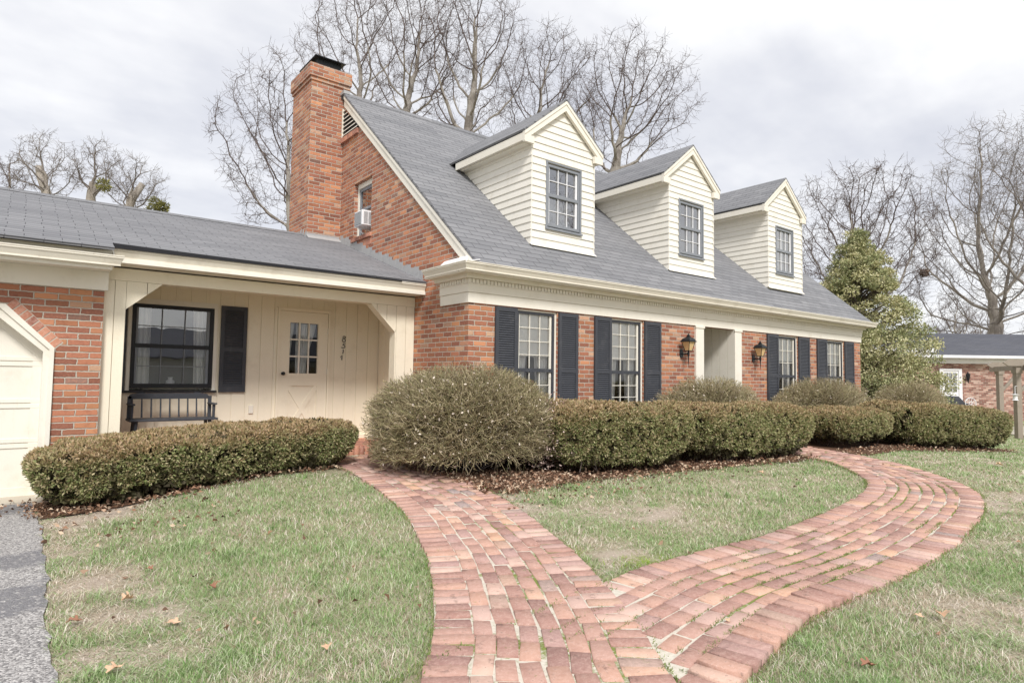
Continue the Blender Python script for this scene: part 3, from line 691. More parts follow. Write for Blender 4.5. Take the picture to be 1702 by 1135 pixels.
# ---- chimney
CX0,CX1,CY0,CY1=3.985,4.70,11.06,12.02
m=MB()
m.wall('y',CY0,.2,CX0,CX1,1.6,5.39,[]); m.wall('x',CX0,.2,CY0,CY1,1.6,5.39,[]); 
m.face([(CX1,CY0,1.6),(CX1,CY1,1.6),(CX1,CY1,5.39),(CX1,CY0,5.39)]); m.face([(CX1,CY1,1.6),(CX0,CY1,1.6),(CX0,CY1,5.39),(CX1,CY1,5.39)])
def ring(m,e,z0,z1): m.box(CX0-e,CX1+e,CY0-e,CY1+e,z0,z1)
ring(m,.022,5.392,5.455); ring(m,.008,5.456,5.46); ring(m,.045,5.461,5.70)
ch=P(m,'chimney','brick')
m=MB(); m.box(4.12,4.58,11.17,11.85,5.7,5.885); m.box(4.05,4.64,11.08,11.93,5.886,5.90); m.build('chimney_cap','lamp',ch)
# step flashing
m=MB()
for k in range(7):
    y=CY0+.02+k*.11; z=2.56-.0+.0
for k in range(26):
    y=7.95+k*.122; z=1.355+.345*(y-7.84)
    if y>10.98: break
    zz=math.floor((z+.13)/.0677)*.0677+.05
    m.prism([(HX0-.004,y,z-.05),(HX0-.004,y+.135,z),(HX0-.004,y+.135,zz+.03),(HX0-.004,y+.01,zz+.01)],(-.004-.0012*(k%2),0,0))
z=1.355+.345*(CY0-7.84); m.prism([(CX0-.01,CY0-.004,z-.03),(HX0-.01,CY0-.004,z-.03),(HX0-.01,CY0-.004,z+.09),(CX0-.01,CY0-.004,z+.09)],(0,-.005,0))
m.prism([(CX0-.01,CY0-.1,z-.02),(HX0-.01,CY0-.1,z-.02),(HX0-.01,CY0-.01,z+.045),(CX0-.01,CY0-.01,z+.045)],(0,.0,.008))
for k in range(4):
    y=CY0+k*.12; z=2.56-.0-.345*0; zr_=1.355+.345*(min(y,22.56-y)-7.84)
    m.prism([(CX0-.004,y,zr_-.03),(CX0-.004,y+.13,zr_-.03),(CX0-.004,y+.13,zr_+.03),(CX0-.004,y+.01,zr_+.14)],(-.004-.001*(k%2),0,0))
P(m,'step_flashing','lead')
# ---- gable vent & window
m=MB(); xv=4.575
zb=4.435; y0=11.045
def rk(y): return rz(y)-.26
m.box(xv,xv+.03,y0-.04,y0,zb-.0,rk(y0)+.06)
for k in range(8):
    z=zb+.02+k*.078; ye=RY0+((z+.05+.26)-RZ0)/RS
    if ye<y0-.1: m.prism([(xv+.004,y0-.045,z),(xv+.004,ye,z),(xv+.03,ye,z+.032),(xv+.03,y0-.045,z+.032)],(0,0,.012))
v=P(m,'gable_vent','cream')
m=MB(); m.face([(4.607,y0,zb),(4.607,10.2,zb),(4.607,10.2,zb+.01),(4.607,y0,rk(y0)+.05)]); m.build('vent_screen','black',v)
m=MB()
for k in range(11):
    y=11.05-k*.072-.068; 
    if y>10.27: m.prism([(4.565+random.random()*.008,y,4.33),(4.565,y+.062,4.33),(4.565,y+.062,4.42),(4.565,y,4.42)],(.05,0,0))
for k in range(11):
    y=10.50-k*.072-.066
    if y>9.68: m.prism([(4.575,y,2.36),(4.575,y+.06,2.36),(4.575,y+.06,2.425),(4.575,y,2.425)],(.05,0,0)); m.prism([(4.6065,y,2.23),(4.6065,y+.06,2.23),(4.6065,y+.06,2.33),(4.6065,y,2.33)],(.02,0,0))
P(m,'brick_sill','soldier')
# gable window (faces -x)
m=MB(); X0=4.70
for (a,b,c,d,mt) in((9.752,9.79,2.43,3.418,0),(10.42,10.458,2.43,3.418,0)): m.box(X0-.02,X0+.05,a,b,c,d)
m.box(X0-.02,X0+.05,9.7905,10.4195,3.33,3.418); m.box(X0-.02,X0+.05,9.7905,10.4195,2.432,2.47)
gw=P(m,'gable_window','cream')
m=MB(); m.box(X0,X0+.03,9.80,9.83,2.48,3.32); m.box(X0,X0+.03,10.38,10.41,2.48,3.32); m.box(X0,X0+.03,9.831,10.379,3.28,3.32); m.box(X0-.008,X0+.03,9.831,10.379,2.92,2.96); m.build('sash_frame','gframe',gw)
m=MB(); m.face([(X0+.02,9.8,2.48),(X0+.02,9.8,3.32),(X0+.02,10.41,3.32),(X0+.02,10.41,2.48)]); m.build('pane','glass_strong',gw)
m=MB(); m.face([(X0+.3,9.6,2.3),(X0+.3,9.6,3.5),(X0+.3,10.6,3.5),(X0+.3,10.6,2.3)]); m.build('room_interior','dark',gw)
ac=empty('window_air_conditioner',(4.55,10.1,2.5),'small white window air conditioner jutting from the upper gable window beside the chimney','air conditioner')
m=MB(); m.box(4.46,4.79,9.775,10.09,2.545,2.805); b=m.build('housing','white',ac,bevel=.008)
m=MB(); m.box(4.452,4.459,9.80,10.065,2.565,2.785)
for k in range(11): m.box(4.447,4.452,9.805,10.06,2.572+k*.0195,2.581+k*.0195)
m.build('rear_grille','grille',ac)
m=MB()
for a,b in((4.49,4.56),(4.575,4.63)):
    for k in range(10): m.box(a,b,9.769,9.7745,2.575+k*.021,2.586+k*.021)
m.build('side_louvres','grille',ac)
m=MB(); m.tube([(4.49,10.0,2.544),(4.54,10.0,2.48),(4.607,10.0,2.42)],.012,8); m.build('bracket','white',ac)
# ------------------------------------------------------------------ porch and garage wing
WS=.345; WY0,WZ0=7.835,1.365; WYR=11.28
def wz(y): return WZ0+WS*(min(y,2*WYR-y)-WY0)
m=MB()
roofslab(m,-7,.74,7.62,wz(7.62),WYR,wz(WYR)); roofslab(m,.7405,4.60,WY0,WZ0,WYR,wz(WYR))
roofslab(m,-7,4.60,2*WYR-WY0,WZ0,WYR,wz(WYR))
P(m,'wing_roof','shingle')
m=MB(); z=wz(WYR)
for k in range(37):
    x=-7+k*.3
    if x<3.98: m.prism([(x,WYR-.13,z-.040),(x+.31,WYR-.13,z-.036),(x+.31,WYR,z+.014),(x,WYR,z+.009)],(0,.004,.006)); m.prism([(x,WYR+.13,z-.04),(x+.31,WYR+.13,z-.036),(x+.31,WYR+.004,z+.014),(x,WYR+.004,z+.009)],(0,.004,.006))
P(m,'wing_ridge_cap','shingle')
m=MB(); gutter(m,.66,4.60,7.845,1.318,h=.098,xa=0,xb=0); P(m,'porch_gutter','gutter')
m=MB(); gutter(m,-7,.835,7.62,1.200,h=.095,xa=0,xb=-1.0); P(m,'garage_gutter','gutter')
m=MB(); m.box(.742,4.60,7.96,8.0,1.2197,1.352); m.box(.742,4.60,7.862,8.169,1.176,1.2195); P(m,'porch_fascia','cream')
m=MB(); m.prism([(.742,7.828,1.318),(4.2,7.828,1.325),(4.2,7.828,1.342),(.742,7.828,1.372)],(0,.006,0)); P(m,'gutter_gap_shade','black')  # added black strip painting the shade in the gap between gutter and roof edge
m=MB(); m.box(-7,.735,7.735,7.78,1.085,1.27); m.box(-7,.735,7.781,8.07,1.085,1.10); m.box(-7,.735,7.70,7.735,1.065,1.105)
m.prism([(.736,7.65,1.105),(.736,7.78,1.085),(.736,8.16,1.085),(.736,8.16,1.40),(.736,7.70,1.25)],(.012,0,0)); P(m,'garage_fascia','cream')
m=MB(); m.box(-7,.742,8.07,8.12,.884,1.084); P(m,'garage_frieze','cream')
# garage brick wall with chamfered door opening
GY=8.10; GX=.712; gl,gr=-2.72,.255; cz0,cz1=.222,.625; cx=.415
m=MB()
m.wall('y',GY,.2,gr+.04,GX,-1.36,.90,[]); m.wall('y',GY,.2,-7,gl-.04,-1.36,.90,[]); m.wall('y',GY,.2,gl-.04,gr+.04,cz1+.03,.90,[])
m.prism([(gr+.0395,GY,cz0),(gr+.0395,GY,cz1+.0295),(gr+.04-cx,GY,cz1+.0295)],(0,.2,0)); m.prism([(gl-.0395,GY,cz0),(gl-.0395,GY,cz1+.0295),(gl-.04+cx,GY,cz1+.0295)],(0,.2,0))
m.face([(GX,GY,-1.36),(GX,GY+.12,-1.36),(GX,GY+.12,.9),(GX,GY,.9)]); m.box(-7,.70,8.9,14.7,-1.36,1.2)
P(m,'garage_wall','brick')
# angled soldier course
m=MB()
for (xa,sg) in((gr+.04,-1),(gl-.04,1)):
    A=Vector((xa,GY-.004,cz0+.01)); B=Vector((xa+sg*cx,GY-.004,cz1+.035)); L=(B-A).length; t=(B-A)/L; nrm=Vector((-sg*t.z,0,abs(t.x))) ; nrm=Vector((t.z*(1 if sg<0 else -1),0,abs(t.x)))
    n=8; step=L/n
    for k in range(n):
        c=A+t*(step*(k+.5))+nrm*.052
        m.obox(c+Vector((0,.02,0)),t*(step/2-.0055),nrm*.047,(0,.021+random.random()*.003,0))
P(m,'angled_brick_course','soldier',bevel=.002)
m=MB(); 
for (xa,sg) in((gr+.04,-1),(gl-.04,1)):
    A=Vector((xa,GY-.002,cz0+.0)); B=Vector((xa+sg*cx,GY-.002,cz1+.03)); t=(B-A).normalized(); nrm=Vector((t.z*(1 if sg<0 else -1),0,abs(t.x)))
    m.prism([A,B,B+nrm*.108,A+nrm*.108],(0,.05,0))
P(m,'course_mortar','concrete')
# door trim
def poly_arch(e): return [(gr+e,cz0+e*.42),(gr+e-cx-.0,cz1+e*.6)]
m=MB(); y0=GY-.03; y1=GY+.2
def strip(m,a,b,w,y0,y1):
    """board between (x,z) points a->b, width w outward left normal"""
    a=Vector((a[0],0,a[1]));b=Vector((b[0],0,b[1]));t=(b-a).normalized();n=Vector((-t.z,0,t.x))*w
    m.prism([a+Vector((0,y0,0)),b+Vector((0,y0,0)),b+n+Vector((0,y0,0)),a+n+Vector((0,y0,0))],(0,y1-y0,0))
for (w0,w1,ya,yb) in((0,.042,GY-.03,GY+.02),(-.05,0,GY-.008,GY+.20)):
    def pt(e): 
        k=.4142*e if True else 0
        return [(gr+e,-1.31),(gr+e,cz0+e*.45),(gr+e-cx-.0*e,cz1+e),(gl-e+cx,cz1+e),(gl-e,cz0+e*.45),(gl-e,-1.31)]
    I=pt(w0);O=pt(w1)
    for k in range(5):
        m.prism([(I[k][0],ya,I[k][1]),(O[k][0],ya,O[k][1]),(O[k+1][0],ya,O[k+1][1]),(I[k+1][0],ya,I[k+1][1])],(0,yb-ya,0))
P(m,'garage_door_frame','cream')
m=MB(); dy=GY+.155
m.prism([(gr+.03,dy+.012,-1.30),(gr+.03,dy+.012,cz0+.04),(gr+.03-cx,dy+.012,cz1+.05),(gl-.03+cx,dy+.012,cz1+.05),(gl-.03,dy+.012,cz0+.04),(gl-.03,dy+.012,-1.30)],(0,.03,0))
for za,zb_ in((-1.30,-1.20),(-.80,-.755),(-.745,-.70),(-.39,-.345),(-.335,-.29),(.045,.09),(.10,.145)): m.box(gl+.031,gr-.031,dy,dy+.0119,za,zb_)
for xx in(gr-.13,gl+.03,-.93,-1.63): m.box(xx,xx+.10,dy+.002,dy+.0119,-1.2,cz0-.0)
for (xa,sg) in((gr-.031,-1),(gl+.031,1)):
    A=Vector((xa,dy-.003,cz0-.03));B=Vector((xa+sg*(cx+.0),dy-.003,cz1-.03)); m.prism([A,B,B+Vector((0,0,-.11)),A+Vector((0,0,-.11))],(0,.0119,0))
gd=P(m,'garage_door','cream',bevel=.003)
m=MB(); m.box(gl+.04,gr-.04,dy+.0,dy+.04,-1.318,-1.302); m.build('door_seal','black',gd)
# porch
m=MB(); m.box(.714,4.605,8.17,8.35,1.022,1.21); P(m,'porch_beam','cream_porch_shade')
PY=8.178
def boards_poly(m,polyxz,y,d,w,ph):
    """vertical planks clipped to convex polygon in xz"""
    xs_=[p[0] for p in polyxz]; x=min(xs_)-ph
    while x<max(xs_):
        a=max(x+.003,min(xs_)); b=min(x+w-.003,max(xs_)); x+=w
        if b-a<.004: continue
        def zr(q):
            zs=[]
            n=len(polyxz)
            for i in range(n):
                (x1,z1),(x2,z2)=polyxz[i],polyxz[(i+1)%n]
                if abs(x1-x2)<1e-9:
                    if abs(q-x1)<1e-6: zs+=[z1,z2]
                elif min(x1,x2)-1e-9<=q<=max(x1,x2)+1e-9: zs.append(z1+(z2-z1)*(q-x1)/(x2-x1))
            return min(zs),max(zs)
        za=zr(a);zb=zr(b)
        if max(za[1]-za[0],zb[1]-zb[0])<.004: continue
        m.prism([(a,y,za[0]),(b,y,zb[0]),(b,y,zb[1]),(a,y,za[1])],(0,d,0))
m=MB(); 
boards_poly(m,[(.716,-1.1),(.925,-1.1),(.925,1.02),(.716,1.02)],PY,.05,.205,.105)
boards_poly(m,[(.925,.70),(1.285,1.02),(.925,1.02)],PY,.05,.205,.0)
m.box(.716,.905,PY+.02,8.33,-1.1,1.02); m.box(.905,.9255,PY+.03,8.34,-1.1,.70)
m.prism([(.9256,PY+.05,.70),(1.285,PY+.05,1.02),(.9256,PY+.05,1.02)],(0,.1,0))
P(m,'porch_post','cream_porch_shade')
m=MB(); boards_poly(m,[(4.31,-1.1),(4.603,-1.1),(4.603,1.02),(4.31,1.02)],PY,.05,.155,.0)
boards_poly(m,[(4.31,.64),(4.31,1.02),(3.92,1.02)],PY,.05,.155,.075)
m.box(4.31,4.603,PY+.02,8.33,-1.1,1.02); m.box(4.289,4.3095,PY+.0,8.34,-1.1,.66)
m.prism([(4.289,PY+.03,.655),(4.289,PY+.03,1.02),(3.94,PY+.03,1.02)],(0,.12,0)); m.prism([(4.3095,PY-.003,.64),(3.92,PY-.003,1.02),(3.905,PY-.003,1.015),(4.29,PY-.003,.632)],(0,.16,0))
P(m,'porch_post','cream_porch_shade')
BY=9.3
m=MB(); wh=(1.10,2.13,-.235,.905); dh=(3.0,3.73,-1.1,.935)
segs=[(.70,1.10,-1.0,1.17),(1.10,2.13,-1.0,-.235),(1.10,2.13,.905,1.17),(2.13,3.0,-1.0,1.17),(3.0,3.73,.935,1.17),(3.73,4.60,-1.0,1.17)]
x=.70
for k in range(22):
    a=.70+k*.185+.0; b=a+.185-.006
    for (s0,s1,z0,z1) in segs:
        lo,hi=max(a,s0),min(b,s1)
        if hi-lo>.004: m.box(lo,hi,BY,BY+.02,z0,z1)
for (s0,s1,z0,z1) in segs: m.box(s0,s1,BY+.008,BY+.05,z0+.001,z1-.001)
planks(m,'x',4.585,8.352,9.295,-1.0,1.16,.02,.185,.006); planks(m,'x',.735,8.352,9.295,-1.0,1.16,-.02,.185,.006)
m.box(.70,4.60,9.26,9.299,-.99,-.93); P(m,'porch_siding','cream_porch_shade')
m=MB(); m.box(.70,4.60,8.17,9.40,1.161,1.19); 
P(m,'porch_ceiling','cream_porch_shade')
# porch floor: brick slab with rowlock nosing
m=MB(); m.box(.72,4.60,8.26,9.4,-1.25,-1.002); P(m,'porch_floor','concrete')
BV.clear();BF.clear()
for r_ in range(11):
    for k in range(18):
        x=.78+k*.216+(.108 if r_%2 else 0)
        if x>4.55: continue
        addbrick(np.array([x,8.50+r_*.077+.0]),np.array([1.,0.]),.205,.068,-.985+rng.normal(0,.001))
for k in range(50): addbrick(np.array([.76+k*.0775,8.345]),np.array([0.,1.]),.215,.067,-.985+rng.normal(0,.001),thick=.14)
npmesh('porch_floor_bricks',np.vstack(BV),np.array(BF),'soldier',parent=house)
m=MB(); m.box(.73,4.59,8.245,8.259,-1.26,-1.03); P(m,'step_riser','brick')
# porch window
w=sash(house,1.13,2.10,-.20,.885,BY-.03,.345,3,2,2,'black','gframe','glass_porch',.045,'porch_window',)
m=MB(); m.box(1.085,1.129,BY-.022,BY+.06,-.235,.92); m.box(2.101,2.145,BY-.022,BY+.06,-.235,.92); m.box(1.085,2.145,BY-.022,BY+.06,.9205,.955); m.box(1.1291,2.1009,BY-.02,BY+.06,.8855,.92)
m.build('casing','cream',w); m=MB(); m.box(1.07,2.16,BY-.055,BY+.04,-.262,-.2355); m.build('sill','black',w)
curtain(w,1.15,1.36,-.22,.89,BY+.09,0,-1,.02,.05); curtain(w,1.86,2.12,-.22,.89,BY+.09,0.12,1,.02,.05)
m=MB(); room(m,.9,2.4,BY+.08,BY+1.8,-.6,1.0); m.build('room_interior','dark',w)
vz=-.2; m=MB(); m.tube([(1.62,BY+.14,vz+.0),(1.62,BY+.14,vz+.04),(1.62,BY+.14,vz+.09),(1.62,BY+.14,vz+.11),(1.62,BY+.14,vz+.14)],[.03,.055,.05,.025,.032],14)
m.build('window_vase','white',None,smooth=True); vo=bpy.data.objects['window_vase']; tag(vo,'small round pale vase standing inside the porch window','vase')
m=MB(); m.box(1.3,2.0,BY+.10,BY+.2,-.225,-.202); m.build('stool','cream',w)
shutter(house,2.19,2.535,-.26,.937,BY-.004,.33); shutter(house,.745,1.075,-.26,.937,BY-.004,.33)
# porch door
m=MB(); m.box(2.965,2.9995,BY-.03,BY+.05,-.99,.935); m.box(3.7305,3.765,BY-.03,BY+.05,-.99,.935); m.box(2.965,3.765,BY-.03,BY+.05,.9355,.975); m.box(2.955,3.775,BY-.045,BY+.02,.9755,.985)
P(m,'door_casing','cream_porch_shade')
m=MB(); D0,D1=3.003,3.727; yd=BY-.012; gx0,gx1,gz0,gz1=3.15,3.575,.015,.768
m.box(D0,gx0,yd,yd+.04,-.985,.932); m.box(gx1,D1,yd,yd+.04,-.985,.932); m.box(gx0,gx1,yd,yd+.04,gz1,.932); m.box(gx0,gx1,yd,yd+.04,-.17,gz0); m.box(gx0,gx1,yd,yd+.04,-.985,-.85)
m.box(gx0,gx1,yd+.016,yd+.04,-.85,-.17)
zt,zb2=-.17,-.85
for (a,b) in(((gx0,zt),(gx1,zb2)),((gx1,zt),(gx0,zb2))):
    A=Vector((a[0],yd+.004+(.001 if a[0]==gx1 else 0),a[1]));B=Vector((b[0],A.y,b[1])); t=(B-A).normalized(); n=Vector((-t.z,0,t.x))*.035
    m.prism([A+n,B+n,B-n,A-n],(0,.02,0))
pd=P(m,'porch_door','cream_porch_shade')
m=MB()
for k in(1,2): xx=gx0+(gx1-gx0)*k/3; m.box(xx-.011,xx+.011,yd-.002,yd+.012,gz0,gz1); zz=gz0+(gz1-gz0)*k/3; m.box(gx0,gx1,yd+.0,yd+.014,zz-.011,zz+.011)
m.build('door_muntins','cream',pd)
m=MB(); m.face([(gx0,yd+.03,gz0),(gx1,yd+.03,gz0),(gx1,yd+.03,gz1),(gx0,yd+.03,gz1)]); m.build('door_pane','glass',pd)
curtain(pd,gx0-.02,gx0+.10,gz0-.05,gz1,BY+.12,.45,-1,.01,.03,'door_curtain'); curtain(pd,gx0+.14,gx0+.30,gz0-.05,gz1,BY+.13,.0,-1,.01,.03,'door_curtain'); curtain(pd,gx0+.25,gx1+.02,gz0-.05,gz1,BY+.14,.72,-1,.01,.03,'door_curtain')
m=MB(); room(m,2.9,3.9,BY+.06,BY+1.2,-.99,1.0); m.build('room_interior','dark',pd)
m=MB(); m.tube([(3.058,yd,.01),(3.058,yd-.015,.01),(3.058,yd-.02,.01),(3.058,yd-.045,.01),(3.058,yd-.06,.01)],[.024,.024,.011,.027,.014],12); m.build('door_knob','lamp',pd,smooth=True)
for z in(.62,.0,-.75): m=MB(); m.box(3.722,3.736,yd-.012,yd-.0005,z,z+.09); m.build('hinge','cream',pd)
m=MB(); m.box(2.60,2.66,BY-.02,BY-.001,-.56,-.45); P(m,'wall_outlet','cream')
# house number 8511
def stroke(pts,r=.0065): 
    m=MB(); m.tube([(x,BY-.012,z) for x,z in pts],r,6); m.build('house_number','black',house)
nx_,h_=3.985,.085
def arc(cx_,cz_,rx_,rz_,a0,a1,n=16): return [(cx_+rx_*math.cos(math.radians(a0+(a1-a0)*i/n)),cz_+rz_*math.sin(math.radians(a0+(a1-a0)*i/n))) for i in range(n+1)]
z=.53; stroke([(nx_+.036,z+.066)]+arc(nx_+.006,z+.056,.018,.017,40,270,12)+arc(nx_+.004,z+.012,.026,.026,90,-270,20)+[(nx_+.022,z+.046),(nx_+.036,z+.066)],.0052)
z=.43; stroke([(nx_+.028,z+.062),(nx_-.002,z+.060),(nx_-.008,z+.036)]+arc(nx_+.000,z+.014,.026,.024,100,-120,14)+[(nx_-.036,z-.002)],.0056)
z=.332; stroke([(nx_-.002,z+.066),(nx_+.000,z+.03),(nx_-.008,z)],.0066)
z=.232; stroke([(nx_-.042,z+.044),(nx_-.016,z+.074),(nx_-.018,z+.03),(nx_-.020,z)],.006)

# ------------------------------------------------------------------ porch bench
bench=empty('bench',(1.6,8.95,-.985),'dark grey wooden slat-back bench standing on the porch below the big window','bench')
m=MB(); n=40; top=[];
for i in range(n+1):
    u=i/n; x=1.095+u*.92; e=min(u,1-u)*.92
    z=-.262+(.0 if e>.17 else -.012*math.cos(min(1,e/.17)*PI)-.0) ; 
    if e<.03: z-=.03*(1-e/.03)**2
    top.append((x,9.02,z))
m.prism(top+[(2.015,9.02,-.335),(1.095,9.02,-.335)],(0,.025,0)); m.build('top_rail','slate',bench,bevel=.003)
for i in range(9):
    x=1.165+i*.098 if False else 1.14+i*.104
    mm=MB(); mm.tube([(x,9.03,-.335),(x,8.99,-.565)],[.009,.011],8); mm.build('spindle','slate',bench)
m=MB(); m.box(1.08,2.07,8.72,9.06,-.60,-.572); m.build('seat','slate',bench,bevel=.006)
for sx in(1.11,2.03):
    mm=MB(); mm.box(sx-.03,sx+.03,8.75,9.04,-.405,-.385); mm.build('armrest','slate',bench,bevel=.004)
    mm=MB(); mm.tube([(sx,8.80,-.405),(sx,8.80,-.572)],[.02,.016],8); mm.box(sx-.02,sx+.02,9.02,9.05,-.572,-.30); mm.build('arm_post','slate',bench)
    for yy in(8.78,9.0):
        mm=MB(); mm.tube([(sx+(.05 if sx<1.5 else -.05),yy,-.60),(sx+(.02 if sx<1.5 else -.02),yy+(-.03 if yy<8.9 else .03),-.985)],[.022,.015],8); mm.build('leg','slate',bench)

# ------------------------------------------------------------------ neighbour's house, pergola, grill
FW=Vector((math.sin(.669),math.cos(.669),0)); RT=Vector((math.cos(.669),-math.sin(.669),0))
def nb(d,l,z): return FW*d+RT*l+Vector((0,0,z))
NZ=-1.75
nh=empty('neighbouring_house',nb(27,22,NZ),'low pale brick house with dark grey roof and white nine-pane door beyond the far hedge','house')
def nbox(m,l0,l1,d0,d1,z0,z1): m.obox(nb((d0+d1)/2,(l0+l1)/2,(z0+z1)/2),RT*(l1-l0)/2,FW*(d1-d0)/2,Vector((0,0,(z1-z0)/2)))
m=MB(); nbox(m,17.2,40,27,34,NZ-.2,1.02); nbox(m,12.0,17.199,26.2,34,NZ-.2,1.25); m.build('wall','brick_far',nh)
m=MB()
def nroof(m,l0,l1,d0,z0,dr,zr,t=.08): 
    for a,b in((d0,dr),(2*dr-d0,dr)):
        m.prism([nb(a,l0,z0),nb(a,l1,z0),nb(b,l1,zr),nb(b,l0,zr)],(0,0,-t))
nroof(m,17.0,40.3,26.55,1.20,30.3,2.42); m.build('roof','shingle_far',nh)
m=MB(); nroof(m,11.8,17.3,25.8,1.42,30.2,2.25); m.build('side_roof','shingle_far',nh)
m=MB(); nbox(m,17.32,40.3,26.45,26.56,1.09,1.20); nbox(m,17.32,40.2,26.57,26.9,1.05,1.089); nbox(m,17.32,40.2,26.9,26.98,.86,1.039); m.build('gutter','white',nh)
m=MB(); nbox(m,11.8,17.5,25.7,25.81,1.28,1.44); nbox(m,11.9,17.3,25.82,26.18,1.1,1.279); m.build('side_gutter','white',nh)
m=MB(); ld=27*(1562-851)/1038+.05; ld=18.48; 
nbox(m,ld-.04,ld+.10,26.92,26.99,NZ,.55); nbox(m,ld+.78,ld+.92,26.92,26.99,NZ,.55); nbox(m,ld-.04,ld+.92,26.92,26.99,.551,.63); nbox(m,ld+.101,ld+.779,26.95,26.985,NZ,-.37); nbox(m,ld+.101,ld+.779,26.95,26.985,.46,.55); nbox(m,ld+.101,ld+.18,26.95,26.985,-.37,.46); nbox(m,ld+.70,ld+.779,26.95,26.985,-.37,.46)
dr_=m.build('door','white',nh); m=MB()
for k in(1,2): nbox(m,ld+.18+.52*k/3-.012,ld+.18+.52*k/3+.012,26.955,26.975,-.37,.46); nbox(m,ld+.18,ld+.70,26.957,26.977,-.37+.83*k/3-.012,-.37+.83*k/3+.012)
m.build('door_muntins','white',dr_); m=MB(); m.face([nb(26.98,ld+.18,-.37),nb(26.98,ld+.70,-.37),nb(26.98,ld+.70,.46),nb(26.98,ld+.18,.46)]); m.build('door_pane','glass_strong',dr_)
m=MB(); nbox(m,ld+.17,ld+.71,26.983,26.998,-.38,.47); m.build('door_blind','grille',dr_)
m=MB(); c=nb(26.85,ld+1.12,0); m.tube([c+Vector((0,0,.50)),c+Vector((0,0,.44)),c+Vector((0,0,.40)),c+Vector((0,0,.18)),c+Vector((0,0,.12)),c+Vector((0,0,.02))],[.02,.04,.09,.055,.03,.01],8); m.tube([c+Vector((0,0,.2)),c+FW*.14+Vector((0,0,.16))],.02,6); m.build('wall_lantern','black',nh)
# grill under cover
gb=nb(24.8,17.75,NZ+.0)
gr_=empty('covered_grill',gb,'barbecue grill under a dark blue-grey fitted cover outside the white door','grill cover')
m=MB(); 
def gp(l,d,z): return nb(24.8+d,16.85+l*.86,NZ+z)
sec=[(0,0.0,.66),(.02,.74,.7),(.08,.95,.72),(.5,1.28,.62),(1.1,1.25,.62),(1.2,1.2,.62),(1.5,.94,.6),(1.68,.84,.6),(1.7,0,.6)]
pf=[(0,.02),(0,.95),(.12,1.27),(.85,1.25),(1.12,1.02),(1.62,.82),(1.64,.02)]
for d0,d1,k in((-.28,-.2,.93),(-.2,.25,1.0),(.25,.32,.93)):
    m.prism([gp(l*1.0,d0,z*k if z>.1 else z) for l,z in pf],FW*(d1-d0-.001))
m.build('grill_cover','cover_cloth' if 'cover_cloth' in MAT else 'slate',gr_,bevel=.02)
# wire wheel ornament
orn=empty('garden_wheel',nb(24.9,18.5,NZ),'round pale wire wheel ornament standing by the far brick wall','garden ornament')
m=MB(); c=nb(24.5,17.96,-.76); R_=.21
m.tube([c+RT*math.cos(a)*R_+Vector((0,0,math.sin(a)*R_)) for a in np.linspace(0,2*PI,29)],.014,6); m.tube([c+RT*math.cos(a)*R_*.25+Vector((0,0,math.sin(a)*R_*.25)) for a in np.linspace(0,2*PI,13)],.012,6)
for k in range(10):
    a=k*PI/5; m.tube([c+RT*math.cos(a)*R_*.25+Vector((0,0,math.sin(a)*R_*.25)),c+RT*math.cos(a)*R_+Vector((0,0,math.sin(a)*R_))],.008,5)
m.build('wheel','white',orn); m=MB(); m.tube([c-Vector((0,0,R_)),Vector((c.x,c.y,NZ))],.014,6); m.build('stake','white',orn)
pg=empty('pergola',nb(20,16.5,NZ+.1),'weathered grey timber pergola with curved knee braces in front of the far brick house','pergola')
def pp(d,px): return (px-851)/1038*d
posts=[(22.0,pp(22,1661)),(19.2,pp(19.2,1690)),(22.0,pp(22,1661)+3.2),(19.2,pp(19.2,1690)+3.2)]
for (d,l) in posts:
    mm=MB(); mm.obox(nb(d,l,-.6),RT*.075,FW*.075,Vector((0,0,1.15))); mm.obox(nb(d,l,.40),RT*.10,FW*.10,Vector((0,0,.06))); mm.build('post','timber',pg)
for (d,l) in posts[:2]:
    mm=MB(); mm.prism([nb(d-.12,l-.35,.56),nb(d-.12,l+4,.56),nb(d-.12,l+4,.76),nb(d-.12,l-.30,.76),nb(d-.12,l-.5,.66)],FW*.05); mm.build('beam','timber',pg)
m=None
for l0 in(posts[0][1],):
    mm=MB(); mm.prism([nb(18.7,pp(19.2,1690)-.05,.44),nb(22.4,posts[0][1]-.05,.44),nb(22.4,posts[0][1]-.05,.60),nb(18.7,pp(19.2,1690)-.05,.60)],RT*.06); mm.build('beam','timber',pg)
for (d,l) in posts[:2]:
    for sg in(1,):
        mm=MB(); pts=[nb(d,l+sg*(.08+.62*(t**1.2)),-.22+.68*t-.0+.06*math.sin(t*PI)*-1) for t in np.linspace(0,1,7)]; mm.tube(pts,.055,6); mm.build('knee_brace','timber',pg)
for k in range(5):
    l=posts[0][1]+1.3+k*.6; mm=MB(); mm.prism([nb(18.5,l-.6,.762),nb(22.8,l,.762),nb(22.8,l,.90),nb(18.6,l-.6,.90)],RT*.045); mm.build('rafter','timber',pg)
bd=empty('bird_feeder',nb(19,pp(19.1,1686),-.4),'small white hanging bird feeder on the nearer pergola post','bird feeder')
m=MB(); c=nb(19.0,pp(19.0,1686),-.36); m.tube([c+Vector((0,0,.07)),c+Vector((0,0,.05)),c+Vector((0,0,.045)),c+Vector((0,0,-.10)),c+Vector((0,0,-.12))],[.01,.12,.06,.06,.09],10); m.tube([c+Vector((0,0,.07)),c+Vector((0,0,.3)),nb(19.1,pp(19.1,1689),-.05)],.008,5); m.build('feeder_body','white',bd)
m=MB(); m.obox(nb(21,19.2,-1.64),RT*3.2,FW*2.9,Vector((0,0,.06))); tag(m.build('patio','concrete'),kind='structure')
